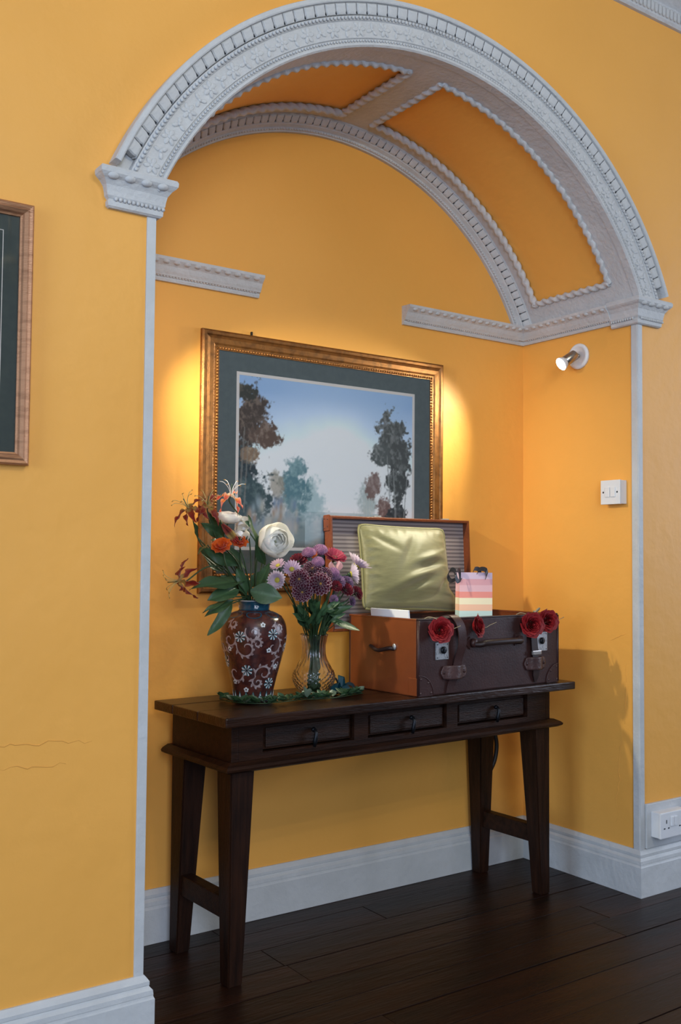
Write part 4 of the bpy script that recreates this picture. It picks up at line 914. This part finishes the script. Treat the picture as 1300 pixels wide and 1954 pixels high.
for i in range(18):
    ph = 2 * PI * i / 18; d = 2 * PI / 18 * .46
    tri_g.append([(ph - d, .006), (ph + d, .006), (ph, .034)]); tri_w += [[(ph - d * .75, .006), (ph - d * .42, .006), (ph, .022), (ph, .028)], [(ph + d * .75, .006), (ph, .028), (ph, .022), (ph + d * .42, .006)]]
on_vase('painted_zigzag', tri_g, VASEG, .0008); on_vase('painted_zigzag', tri_w, VASEP, .0014)
# collar lappets under the teal neck
lap = []
for i in range(7):
    ph = PC + 2 * PI * i / 7; lap.append([(ph + .34 * math.cos(a), .252 + .013 * math.sin(a) * (1 if math.sin(a) < 0 else .3)) for a in [2 * PI * k / 16 for k in range(16)]])
on_vase('painted_lappet', lap, VASET, .0008)
for i in range(4):
    ph = PC + .15 + 2 * PI * i / 4; V = []; Fc = []
    for k in range(5):
        a = 2 * PI * k / 5; o0 = len(V)
        for b in [2 * PI * j / 8 for j in range(8)]:
            z = .2705 + .0042 * math.sin(a) + .0028 * math.sin(b); r = .0447; p_ = ph + (.0042 * math.cos(a) + .0028 * math.cos(b)) / r; V.append((r * math.cos(p_), r * math.sin(p_), z))
        Fc.append(tuple(range(o0, o0 + 8)))
    o = link('painted_blossom', mesh('painted_blossom', V, Fc), VASEP, vs1); o.modifiers.new('e', 'SOLIDIFY').thickness = .0005
# ---------------------------------------------------------------- crystal vase
V2 = Vector((.667, .295, .7095))
vs2_ = thing('crystal_vase', 'clear cut crystal vase with a ribbed neck and diamond-cut bulb', 'vase', V2)
cp_ = densify([(.036, 0), (.038, .003), (.036, .010), (.048, .022), (.0590, .040), (.0620, .056), (.0575, .074), (.0480, .092), (.0385, .110), (.0345, .128), (.0345, .150), (.0375, .168), (.0410, .182)], 5)
def cmod(ph, z):
    if z < .012: return 1
    up = min(1, max(0, (z - .074) / .02)); k = 1 + up * .028 * math.cos(20 * ph)
    lo_ = min(1, max(0, (.085 - z) / .012)) * min(1, (z - .01) / .006)
    return k + lo_ * .06 * abs(math.sin(10 * ph + 230 * z)) * abs(math.sin(10 * ph - 230 * z))
inner = [(max(.002, r - .0045), z + (.006 if z < .012 else 0)) for r, z in cp_[::-1] if z > .008]
lathe('body', cp_ + [(cp_[-1][0] - .001, .1835), (cp_[-1][0] - .003, .1825)] + inner + [(.002, .013)], GLASS, vs2_, 160, mod=lambda ph, z: cmod(ph, z))

# ---------------------------------------------------------------- bouquet in the crystal vase
LIL = lambda t, x: (.44 + .14 * t, .30 + .14 * t, .46 + .14 * t)
PAL = lambda t, x: (.56 + .12 * t, .44 + .14 * t, .56 + .12 * t)
MAG = lambda t, x: (.42, .018 + .03 * t, .07 + .03 * t)
ORA = lambda t, x: (.80, .20 + .12 * (1 - t), .03)
CRI = lambda t, x: (.13 + .05 * t, .008, .022)
MAU = lambda t, x: (.16 + .12 * t, .075 + .10 * t, .17 + .13 * t)
EDG = lambda t, x: (.085, .006, .022) if (t < .92 and abs(x) < .9) else (.55, .38, .47)
POM = lambda t, x: (.34 + .1 * t, .17 + .08 * t, .33 + .08 * t)
YELC = lambda t, x: (.62, .52, .06)
bloom_cache = {}
def mum_mesh(kind, r):
    cf = {'edged': EDG, 'crimson': CRI, 'mauve': MAU}[kind]
    key = kind
    if key not in bloom_cache:
        lst = []; R = 1.0; rg = random.Random(hash(kind) % 97)
        for ring, (nn, el, ln, r0) in enumerate(((16, .05, 1.0, .16), (14, .38, .88, .14), (11, .72, .70, .11), (8, 1.05, .50, .08))):
            pm = petal('t', ln * (1 - r0), .175 * ln + .02, cup=.55, curl=.12 - .1 * ring / 3, nu=3, nv=6, peak=.7, tip=.6, cf=cf, base_w=.35)
            for i in range(nn):
                a = 2 * PI * (i + .5 * (ring % 2)) / nn + rg.uniform(-.06, .06)
                lst.append((pm, Matrix.Rotation(a, 4, 'Z') @ Matrix.Translation((0, r0, .10 * ring)) @ Matrix.Rotation(el + rg.uniform(-.08, .08), 4, 'X')))
        bloom_cache[key] = lst
    return merge_petals('bloom', [(m_, Matrix.Scale(r, 4) @ M) for m_, M in bloom_cache[key]])
daisy_meshes = {}
MOUTH = V2 + Vector((0, 0, .178))
rgf = random.Random(11)
for idx, (kind, pos, r, d, lab, sub) in enumerate(BOUQUET):
    pos = Vector(pos); d = Vector(d); a = rgf.uniform(0, 2 * PI); r *= 1.13
    foot = V2 + Vector((.020 * math.cos(a), .020 * math.sin(a), .016))
    cat = {'daisy': 'daisy', 'mum': 'chrysanthemum', 'pom': 'pompon flower', 'orange': 'flower', 'gerbera': 'gerbera', 'bud': 'flower bud'}[kind]
    nm = {'daisy': 'lilac_daisy', 'mum': 'chrysanthemum', 'pom': 'button_pompon', 'orange': 'orange_bloom', 'gerbera': 'magenta_gerbera', 'bud': 'pink_flower_bud'}[kind]
    root = thing(nm, lab, cat, foot, 0, 'cut flowers in the crystal vase')
    off = (pos - MOUTH); mo = MOUTH + Vector((off.x, off.y, 0)).normalized() * min(.026, .3 * math.hypot(off.x, off.y)) + Vector((rgf.uniform(-.006, .006), rgf.uniform(-.006, .006), 0))
    nk = V2 + Vector(((mo.x - V2.x) * .55, (mo.y - V2.y) * .55, .115))
    under = pos - d * r * .9; mid = mo.lerp(under, .55) + Vector((0, 0, .01))
    stem_to(root, pos - d * r * .12, [nk, mo, mid, under - Vector((0, 0, .004))], .0019)
    H_ = aim(pos - foot, d, a)
    if kind in ('daisy', 'gerbera'):
        side = r > .033 and kind == 'daisy' or 'behind' in lab
        cf = MAG if kind == 'gerbera' else (PAL if side else LIL); npet = 26 if kind == 'gerbera' else (20 if side else 19)
        key = (kind, side)
        if key not in daisy_meshes: daisy_meshes[key] = petal('petal', .86, .125, cup=.35, curl=.10, nu=2, nv=5, peak=.65, tip=.55, cf=cf, base_w=.35)
        for ring in range(2 if (kind == 'gerbera' or side) else 1):
            for i in range(npet):
                el = .30 + .28 * ring + rgf.uniform(-.1, .1) + (.15 if side else 0)
                link('petal', daisy_meshes[key], PETM, root, H_ @ Matrix.Rotation(2 * PI * (i + .5 * ring) / npet, 4, 'Z') @ Matrix.Scale(r * (1 - .15 * ring), 4) @ Matrix.Translation((0, .12, 0)) @ Matrix.Rotation(el, 4, 'X'))
        c = ball('flower_centre', r * .26, r * .26, r * .13, 12, 8)
        ca = c.color_attributes.new('Col', 'FLOAT_COLOR', 'POINT'); cc_ = (.20, .02, .03) if kind == 'gerbera' else (.58, .50, .07)
        ca.data.foreach_set('color', np.tile(np.array((*cc_, 1), dtype=np.float32), len(c.vertices)))
        link('flower_centre', c, PETM, root, H_ @ Matrix.Translation((0, 0, r * .08)))
        link('calyx', ball('calyx', r * .20, r * .20, r * .16, 8, 6), STEMM, root, H_ @ Matrix.Translation((0, 0, -r * .10)))
    elif kind == 'mum':
        link('bloom', mum_mesh(sub, r), PETM, root, H_)
        if sub == 'edged':
            c = ball('flower_centre', r * .14, r * .14, r * .10, 8, 6); ca = c.color_attributes.new('Col', 'FLOAT_COLOR', 'POINT'); ca.data.foreach_set('color', np.tile(np.array((.55, .30, .06, 1), dtype=np.float32), len(c.vertices)))
            link('flower_centre', c, PETM, root, H_ @ Matrix.Translation((0, 0, r * .30)))
        link('calyx', ball('calyx', r * .28, r * .28, r * .22, 8, 6), STEMM, root, H_ @ Matrix.Translation((0, 0, -r * .12)))
    elif kind == 'pom':
        lst = []; pm = petal('t', r * .26, r * .085, cup=.6, curl=.2, nu=1, nv=2, peak=.6, tip=.5, cf=POM, base_w=.6)
        for i in range(150):
            z = 1 - 1.25 * (i + .5) / 150; rr = math.sqrt(max(0, 1 - z * z)); a = i * 2.39996; n_ = Vector((rr * math.cos(a), rr * math.sin(a), z * .8))
            lst.append((pm, aim(n_ * r * .82, n_ + Vector((0, 0, .2)), a) @ Matrix.Rotation(1.25, 4, 'X')))
        link('bloom', merge_petals('bloom', lst), PETM, root, H_)
        link('flower_core', ball('flower_core', r * .80, r * .80, r * .62, 12, 8), MATS['mauve_core'] if 'mauve_core' in MATS else mat('mauve_core', (.20, .09, .19), .8), root, H_)
    elif kind == 'orange':
        pm = petal('petal', r * 1.2, r * .42, cup=.5, curl=.2, nu=3, nv=5, peak=.6, tip=.7, cf=ORA)
        for i in range(6): link('petal', pm, PETM, root, H_ @ Matrix.Rotation(2 * PI * i / 6, 4, 'Z') @ Matrix.Rotation(.75 + .2 * (i % 2), 4, 'X'))
    else:
        pm = petal('petal', r * 1.9, r * .8, cup=-.5, curl=-.1, nu=3, nv=5, peak=.5, tip=.6, cf=lambda t, x: (.62, .36, .42))
        for i in range(4): link('petal', pm, PETM, root, H_ @ Matrix.Rotation(2 * PI * i / 4, 4, 'Z') @ Matrix.Translation((0, r * .45, -r * .8)) @ Matrix.Rotation(1.35, 4, 'X'))
        link('calyx', ball('calyx', r * .5, r * .5, r * .45, 8, 6), STEMM, root, H_ @ Matrix.Translation((0, 0, -r * .8)))
# foliage sprigs between the stems
def orient(p, q, nrm):
    """matrix at p with local +Y to q and local +Z near nrm"""
    p, q = Vector(p), Vector(q); y_ = (q - p).normalized(); n_ = Vector(nrm); z_ = (n_ - y_ * n_.dot(y_)).normalized(); x_ = y_.cross(z_)
    M = Matrix(((x_.x, y_.x, z_.x, p.x), (x_.y, y_.y, z_.y, p.y), (x_.z, y_.z, z_.z, p.z), (0, 0, 0, 1))); return M
for i, (b, t, wd) in enumerate(SPRIGS):
    b, t = Vector(b), Vector(t); foot = V2 + Vector((.018 * math.cos(i), .018 * math.sin(i), .018))
    root = thing('leaf_sprig', 'single long pointed green leaf lying over the suitcase end from the crystal vase' if i == 2 else 'small dark green leaf sprig among the stems of the crystal vase', 'leaf', foot, 0, 'leaf sprigs among the flower stems')
    off = b - MOUTH; mo = MOUTH + Vector((off.x, off.y, 0)) * .4
    if mo.z > b.z + .02: mo.z = b.z
    stem_to(root, b, [V2 + Vector((0, 0, .11)), mo], .0015)
    L_ = (t - b).length
    if i == 2:
        pm = petal('leaf_blade', L_, .016, cup=.2, curl=-.12, nu=3, nv=8, peak=.4, tip=.9, cf=green(.6)); link('leaf_blade', pm, LEAFM, root, orient(b - foot, t - foot, (-.3, -.6, .8)))
    else:
        for k in range(3):
            pm = petal('leaf_blade', L_ * (1 - .2 * k), wd * .55, cup=.3, curl=.2, nu=2, nv=5, peak=.45, tip=.9, cf=green(rgf.random() * .8), wave=.05)
            tt = t + Vector((rgf.uniform(-.03, .03), rgf.uniform(-.03, .02), rgf.uniform(-.03, .02))) if k else t
            link('leaf_blade', pm, LEAFM, root, orient(b - foot, tt - foot, (-.5 + rgf.uniform(-.4, .4), -.8, .4)))
# ---------------------------------------------------------------- arrangement in the ceramic vase
M1 = V1 + Vector((0, 0, .280))
def v1root(name, lab, cat, k): return thing(name, lab, cat, V1 + Vector((.018 * math.cos(k * 1.7), .018 * math.sin(k * 1.7), .115)), 0, 'stems in the ceramic vase')
def v1mouth(p):
    o = Vector(p) - M1; o.z = 0; l = o.length; return M1 + (o * (min(.030, l * .4) / l) if l > 1e-4 else o)
REDL = lambda t, x: (.38, .25, .06) if t < .30 else ((.24, .03, .012) if t < .5 else (.20, .008, .008)) if abs(x) < .85 else (.34, .10, .03)
CORL = lambda t, x: (.75, .62, .48) if t < .3 else ((.72, .22, .04) if t < .55 else (.70, .10, .06)) if abs(x) < .8 else (.78, .38, .28)
for k, (pos, d, s, mid, lab, kd) in enumerate(LILIES):
    s *= 1.12
    pos, d, mid = Vector(pos), Vector(d), Vector(mid); root = v1root('flame_lily', lab, 'lily', k); b = root.location
    tail = pos - d * .012
    stem_to(root, pos, [v1mouth(mid), M1.lerp(mid, .45) + Vector((0, 0, .03)) if k != 3 else M1.lerp(mid, .6) + Vector((0, 0, .03)), mid, tail - Vector((0, 0, .006))], .0020)
    H_ = aim(pos - b, d, k * .7); cf = CORL if kd == 'coral' else REDL
    for i in range(6):
        pm = petal('petal', s * (1.45 + .15 * (i % 2)), s * .24, cup=.55, curl=-.45 + .12 * (i % 3), nu=2, nv=9, peak=.55, tip=1.1, cf=cf, base_w=.45, wave=.09, wavef=4, seed=i)
        link('petal', pm, PETM, root, H_ @ Matrix.Rotation(2 * PI * i / 6, 4, 'Z') @ Matrix.Translation((0, .003, .004)) @ Matrix.Rotation(.25 - .5 * ((i + k) % 3), 4, 'X'))
    stc = PAPER if kd == 'coral' else MATS.get('pale_stamen') or mat('pale_stamen', (.50, .44, .18), .6)
    for i in range(6):
        a = 2 * PI * i / 6 + .4; c, s_ = math.cos(a), math.sin(a)
        st = tube('stamen', smooth_path([(0, 0, .003), (c * s * .22, s_ * s * .22, s * .6), (c * s * .62, s_ * s * .62, s * 1.0), (c * s * .95, s_ * s * .95, s * 1.05)], 4), .0008, stc, root, 5, mw=H_)
        link('anther', ball('anther', .0042, .0014, .0014, 6, 4), MATS.get('ochre_anther') or mat('ochre_anther', (.40, .22, .04), .7), st, Matrix.Translation((c * s * .95, s_ * s * .95, s * 1.05)) @ Matrix.Rotation(a + 1.3, 4, 'Z'))
    tube('pistil', [(0, 0, .002), (0, 0, s * .5), (s * .1, 0, s * .95)], .0012, STEMM, root, 5, mw=H_)
def peony(pos, r, d, lab, k, nn, open_, squash=1.0):
    pos, d = Vector(pos), Vector(d); root = v1root('white_peony', lab, 'peony', k); b = root.location; rg = random.Random(k)
    mid = pos - d * r * 1.2 - Vector((0, -.02, .03))
    stem_to(root, pos - d * r * .6, [v1mouth(mid), M1.lerp(mid, .6), mid], .0026)
    H_ = aim(pos - b, d, k)
    # cupped petals in shells
    for sh, (cnt, rr, top) in enumerate(nn):
        V = []; Fc = []; Cc = []; nu, nv = 8, 9; span = 1.05 if sh < 2 else 1.0
        for j in range(nv + 1):
            for i in range(-nu, nu + 1):
                x = i / nu; t = j / nv; lat = -1.35 + (top + 1.35) * t * (1 - .18 * x * x); sw_ = math.sin(PI * (.12 + .62 * t)) ** .6
                lon = x * span * sw_; r2 = r * rr * (1 + .05 * math.sin(5 * x + sh) * t + .06 * t * t * (1 if sh == 0 else -.5))
                V.append((r2 * math.cos(lat) * math.sin(lon), r2 * math.cos(lat) * math.cos(lon), r2 * math.sin(lat) * squash)); Cc.append((.93, .92, .88) if t > .15 else (.70, .72, .55))
        for j in range(nv):
            for i in range(2 * nu): a = j * (2 * nu + 1) + i; Fc.append((a, a + 1, a + 2 * nu + 2, a + 2 * nu + 1))
        me = mesh('petal', V, Fc, Cc); me.polygons.foreach_set('use_smooth', [True] * len(me.polygons))
        for i in range(cnt):
            link('petal', me, PETM, root, H_ @ Matrix.Rotation(2 * PI * i / cnt + sh * .6 + rg.uniform(-.1, .1), 4, 'Z') @ Matrix.Rotation(rg.uniform(-.12, .08) - (.25 if sh == 0 and i == 1 else 0), 4, 'X') @ Matrix.Scale(rg.uniform(.94, 1.04), 4))
    for i in range(3):
        pm = petal('sepal', r * .9, r * .3, cup=.4, curl=.3, nu=2, nv=4, cf=green(.3)); link('sepal', pm, LEAFM, root, H_ @ Matrix.Rotation(2 * PI * i / 3, 4, 'Z') @ Matrix.Translation((0, .1 * r, -r * .95 * squash)) @ Matrix.Rotation(.2, 4, 'X'))
peony(*PEONY_BIG, 'large open white peony facing out beside the picture mount', 5, ((5, 1.0, .55), (5, .86, .75), (5, .70, .9), (4, .52, 1.0), (3, .34, 1.1)), 1)
peony(*PEONY_TOP, 'white peony seen from the side below the coral lily', 6, ((6, 1.0, .10), (5, .88, .30), (5, .72, .45), (4, .5, .6)), 1, .62)
def bud(pos, r, d, lab, k, half):
    pos, d = Vector(pos), Vector(d); root = v1root('peony_bud', lab, 'flower bud', k); b = root.location
    mid = pos - d * .05 - Vector((0, 0, .03)); stem_to(root, pos - d * r * .7, [v1mouth(mid), M1.lerp(mid, .6), mid], .002)
    H_ = aim(pos - b, d, k)
    pm = petal('petal', r * 2.0, r * 1.05, cup=-.55, curl=-.12, nu=4, nv=7, peak=.5, tip=.45, cf=lambda t, x: (.74, .70, .62), base_w=.5)
    for i in range(5): link('petal', pm, PETM, root, H_ @ Matrix.Rotation(2 * PI * i / 5, 4, 'Z') @ Matrix.Translation((0, r * .62, -r * .9)) @ Matrix.Rotation(1.42, 4, 'X'))
    link('bud_core', ball('bud_core', r * .85, r * .85, r * .98, 14, 10), PAPER, root, H_)
    sp = petal('sepal', r * 1.5, r * .6, cup=-.5, curl=-.2, nu=3, nv=5, cf=green(.3))
    for i in range(4): link('sepal', sp, LEAFM, root, H_ @ Matrix.Rotation(2 * PI * i / 4 + .4, 4, 'Z') @ Matrix.Translation((0, r * .70, -r * 1.0)) @ Matrix.Rotation(1.30, 4, 'X'))
bud(*BUD_A, 'pale peony bud with dark green sepals tilted sideways', 8, 0); bud(*BUD_B, 'round white peony bud upright above the orange blooms', 9, 1)
for k, (dat, lab) in enumerate(((ORANGE_A, 'vivid orange ruffled bloom beside the frame behind leaves'), (ORANGE_B, 'vivid orange ruffled bloom under the white bud'))):
    pos, r, d = Vector(dat[0]), dat[1], Vector(dat[2]); root = v1root('orange_bloom', lab, 'flower', 12 + k); b = root.location
    mid = pos - Vector((-.02, 0, .06)); stem_to(root, pos - d * r * .2, [v1mouth(mid), mid], .002); H_ = aim(pos - b, d, k)
    for ring, (n_, el, ln) in enumerate(((9, .15, 1.0), (8, .55, .85), (6, .95, .65))):
        pm = petal('petal', r * ln, r * .34, cup=.4, curl=.25, nu=3, nv=5, peak=.7, tip=.4, wave=.12, wavef=5, cf=lambda t, x: (.78, .11 + .05 * t, .012), base_w=.3)
        for i in range(n_): link('petal', pm, PETM, root, H_ @ Matrix.Rotation(2 * PI * i / n_ + ring, 4, 'Z') @ Matrix.Translation((0, r * .08, r * .06 * ring)) @ Matrix.Rotation(el, 4, 'X'))
lb0, lb1 = Vector(LILY_BUD[0]), Vector(LILY_BUD[1]); root = v1root('flame_lily', 'half-closed red and yellow lily bud hanging across a dark leaf', 'lily', 15); b = root.location
stem_to(root, lb0, [v1mouth(lb0), M1.lerp(lb0, .6) + Vector((0, .03, 0)), lb0 + Vector((0, .01, .004))], .0018)
for i in range(5):
    pm = petal('petal', (lb1 - lb0).length * 1.35, .0085, cup=.5, curl=.08, nu=2, nv=7, peak=.45, tip=.9, cf=lambda t, x: (.34, .06, .04) if t < .45 else ((.45, .33, .10) if t < .72 else (.36, .02, .012)), base_w=.4)
    link('petal', pm, PETM, root, orient(lb0 - b, lb1 - b + Vector((rgf.uniform(-.008, .008), 0, rgf.uniform(-.008, .008))), (math.cos(i * 1.25) - .4, -.8, math.sin(i * 1.25))))
names_l = {2: 'slender green leaf crossing in front of the broad grey-green leaf', 4: 'broad leaf just above the hanging dark trio', 8: 'dark leaf behind the half-closed lily bud', 9: 'narrow grey-green leaf arching past the orange blooms', 10: 'slender upright leaf beside the large white peony', 11: 'short upright leaf below the large white peony', 12: 'dark upright leaf behind the upper flame lilies', 13: 'tiny leaf on the stem of the outermost upper lily', 14: 'small pointed leaf at the bend of the outermost lily stem', 15: 'upright leaf between the vase mouth and the large peony', 16: 'dark upright leaf at the centre of the vase mouth', 17: 'dark leaf behind the stem of the large peony', 18: 'small leaf tucked under the large white peony', 19: 'small leaf behind the orange bloom by the frame', 20: 'dark broad leaf behind the sideways-reaching leaf', 21: 'leaf behind the vase rim next to the lilac daisies', 0: 'broad green leaf reaching sideways above the vase neck', 1: 'broad grey-green leaf against the gilt frame', 3: 'broad green leaf drooping over the vase rim towards the glass vase', 5: 'narrow dark leaf, uppermost of the hanging trio beside the vase', 6: 'dark leaf, middle one of the hanging trio beside the vase', 7: 'dark leaf, lowest of the hanging trio beside the vase'}
for i, (p_, q_, wd) in enumerate(LEAVES):
    p_, q_ = Vector(p_), Vector(q_); root = v1root('long_leaf', names_l.get(i, 'green leaf among the stems of the ceramic vase'), 'leaf', 20 + i); b = root.location
    mm = v1mouth(p_)
    if p_.z < M1.z + .03: stem_to(root, p_, [mm - Vector((0, 0, .03)), mm + Vector((0, 0, .012))], .0018)
    else: stem_to(root, p_, [mm, M1.lerp(p_, .6)], .0018)
    L_ = (q_ - p_).length; ln = max(L_, .05)
    pm = petal('leaf_blade', ln, wd, cup=.0, curl=-.10, nu=4, nv=10, peak=.42, tip=.85, fold=.22, wave=.03, wavef=3, seed=i, cf=green(.8 if i in (1, 9, 10, 3) else .3))
    link('leaf_blade', pm, LEAFM, root, orient(p_ - b, q_ - b, (-.45 + .5 * math.sin(i * 2.1), -.75, .45 + .4 * math.cos(i * 1.3))))

# ---------------------------------------------------------------- leaf garland on the table
gp = smooth_path([(.385, .355, .7135), (.392, .275, .7135), (.440, .220, .7135), (.520, .215, .7135), (.585, .228, .7135), (.640, .208, .7135), (.700, .208, .7135), (.760, .228, .7135), (.812, .242, .7135)], 10)
gr = thing('leaf_garland', 'trailing garland of small green leaves around the vase feet', 'garland', gp[0])
tube('stem', [p - gp[0] for p in gp], .0015, STEMM, gr, 5)
lms = [petal('leaf', .032, .0088, cup=.2, curl=.15, nu=2, nv=5, peak=.4, tip=.9, fold=.25, cf=green(g)) for g in (.0, .5, 1.4, .2)]
lms.append(petal('leaf', .031, .0105, cup=.2, curl=.15, nu=2, nv=5, peak=.45, tip=.8, fold=.2, cf=lambda t, x: (.16, .22, .15)))
rgg = random.Random(4)
for i in range(150):
    p = gp[int(rgg.random() * (len(gp) - 1))] - gp[0]; a = rgg.uniform(0, 2 * PI)
    link('leaf', lms[rgg.choice((0, 0, 1, 3, 1, 4, 2, 2))], LEAFM, gr, Matrix.Translation(p + Vector((0, 0, rgg.uniform(0, .007)))) @ Matrix.Rotation(a, 4, 'Z') @ Matrix.Rotation(rgg.uniform(.0, .55), 4, 'X') @ Matrix.Rotation(rgg.uniform(-.5, .5), 4, 'Y'))
c0 = Vector((.585, .205, .722)) - gp[0]
for a, el in ((1.6, 1.1), (-.3, .35), (3.0, .8)):
    link('leaf', lms[4], LEAFM, gr, Matrix.Translation(c0) @ Matrix.Rotation(a, 4, 'Z') @ Matrix.Rotation(el, 4, 'X') @ Matrix.Scale(1.1, 4))
# teal ribbon bow
bw = thing('ribbon_bow', 'teal satin ribbon bow beside the crystal vase', 'ribbon', (.757, .285, .7095))
for k, (ax, ht, L_) in enumerate((((-.85, -.5, 0), .030, .040), ((.8, -.6, 0), .026, .040), ((-.1, -1, 0), .020, .036), ((.3, .3, 0), .050, .020), ((-.5, .2, 0), .044, .026))):
    dx = Vector(ax).normalized()
    ribbon('bow_loop', [(0, 0, .010), dx * L_ * .5 + Vector((0, 0, .010 + ht * .8)), dx * L_ * .95 + Vector((0, 0, .008 + ht * .75)), dx * L_ * 1.1 + Vector((0, 0, .006 + ht * .3)), dx * L_ * .8 + Vector((0, 0, .004)), dx * L_ * .3 + Vector((0, 0, .004)), (0, 0, .008)], .024, .0012, RIBT, bw, across=(-dx.y, dx.x, .3), wfun=lambda t: .45 + .55 * math.sin(PI * t))
ribbon('bow_tail', [(0, 0, .010), (.02, -.02, .008), (.045, -.025, .003), (.065, -.02, .0025)], .022, .0015, RIBT, bw, across=(.4, 1, 0))
link('bow_knot', ball('bow_knot', .012, .012, .011), RIBT, bw, Matrix.Translation((0, 0, .012)))

# ---------------------------------------------------------------- roses on the suitcase front
CD = Vector((-.5, -.85, .1))
def rose(lx, lz, out, d, r, lab, k):
    p = case_m @ Vector((lx, -out, lz)); root = thing('red_rose', lab, 'rose', p, 0, 'red foam roses along the suitcase rim'); rg = random.Random(40 + k)
    H_ = aim((0, 0, 0), d, k * 1.1)
    for ring, (cnt, rb_, rt, hb, ht, span) in enumerate(((5, .48, 1.0, -.45, .10, .80), (5, .44, .87, -.42, .25, .78), (5, .38, .74, -.40, .36, .76), (4, .32, .61, -.36, .44, .92), (4, .25, .48, -.32, .50, .92), (3, .18, .35, -.26, .54, 1.15), (3, .10, .22, -.2, .56, 1.15), (2, .04, .10, -.1, .56, 1.7))):
        V = []; Fc = []; nu, nv = 6, 5
        for j in range(nv + 1):
            t = j / nv
            for i in range(-nu, nu + 1):
                x = i / nu; rr = r * (rb_ + (rt - rb_) * t ** .8 + (.10 * t ** 4 if ring < 3 else 0)) * (1 + .09 * x + .13 * t * max(0, 1 - abs(x) * 2.2) * (ring < 4)); a = x * span
                z = r * (hb + (ht - hb) * math.sin(t * PI / 2) * (1 - .22 * x * x)); V.append((rr * math.sin(a), rr * math.cos(a), z))
        for j in range(nv):
            for i in range(2 * nu): a = j * (2 * nu + 1) + i; Fc.append((a, a + 1, a + 2 * nu + 2, a + 2 * nu + 1))
        me = mesh('petal', V, Fc); me.polygons.foreach_set('use_smooth', [True] * len(me.polygons))
        for i in range(cnt):
            o = link('petal', me, ROSE, root, H_ @ Matrix.Rotation(2 * PI * i / cnt + ring * .5 + rg.uniform(-.1, .1), 4, 'Z'))
            if i == 0: pass
    link('rose_heart', ball('rose_heart', r * .15, r * .15, r * .36, 10, 6), ROSE, root, H_ @ Matrix.Translation((0, 0, r * .17)))
    link('calyx', ball('calyx', r * .3, r * .3, r * .2, 8, 6), STEMM, root, H_ @ Matrix.Translation((0, 0, -r * .45)))
    q = [Vector((0, 0, 0)) - Vector(d).normalized() * r * .4, Vector((.012, .018, .024)), Vector((.03 if k % 2 else -.02, .034, .038)), Vector((.05 if k % 2 else -.04, .055, .020))]
    tube('twine_stem', smooth_path(q, 6), .0013, TWINE, root, 5)
    tube('twine_stem', smooth_path([q[0], Vector((.03, .0, -.004)), Vector((.055, .006, .002)), Vector((.085, .008, .010))], 6), .0010, TWINE, root, 5)
rose(.069, .197, .026, (-.45, -.85, .12), .0335, 'red rose over the speckled lock plate nearest the chestnut end of the suitcase', 0)
rose(.232, .202, .024, (.35, -.8, .15), .0300, 'red rose turned sideways between the strap and the carrying handle', 1)
rose(.486, .198, .026, (-.35, -.9, .10), .0360, 'red rose hanging over the black strap of the suitcase', 2)
rose(.571, .208, .022, (-.25, -.9, .15), .0330, 'red rose above the lock plate at the far corner of the suitcase', 3)
tag(tube('twine_knot', smooth_path([case_m @ Vector(v) for v in ((.525, -.004, .236), (.53, -.010, .246), (.545, -.006, .250), (.55, .004, .242), (.54, .010, .236), (.528, .002, .240), (.535, -.008, .234))], 6), .003, MATS['pale_twine_stem'], None, 6), 'pale knotted twine between the two red roses at the far corner', 'twine')

# ---------------------------------------------------------------- hairline plaster cracks
CRK = mat('plaster_crack', (.70, .33, .066), .9)
rgc = random.Random(9)
wf = bpy.data.objects['wall_front']; wr = bpy.data.objects['wall_right']
def crack(parent, a, b, n, jit, axis):
    pts = []
    for i in range(n + 1):
        q = Vector(a).lerp(Vector(b), i / n)
        if 0 < i < n: q += Vector((rgc.uniform(-jit, jit) if axis == 'y' else 0, rgc.uniform(-jit, jit) if axis == 'x' else 0, rgc.uniform(-jit, jit)))
        pts.append(q)
    tube('plaster_crack', pts, [.0008 * (.4 + math.sin(PI * i / n)) for i in range(n + 1)], CRK, parent, 5)
crack(wf, (-.40, 0, .715), (-.13, 0, .700), 16, .006, 'y'); crack(wf, (-.34, 0, .66), (-.19, 0, .655), 10, .005, 'y')
crack(wr, (W, .075, .56), (W, .10, .22), 16, .008, 'x'); crack(wr, (W, .05, .78), (W, .06, .56), 10, .006, 'x'); crack(wr, (W, .12, .84), (W, .05, .87), 6, .004, 'x')
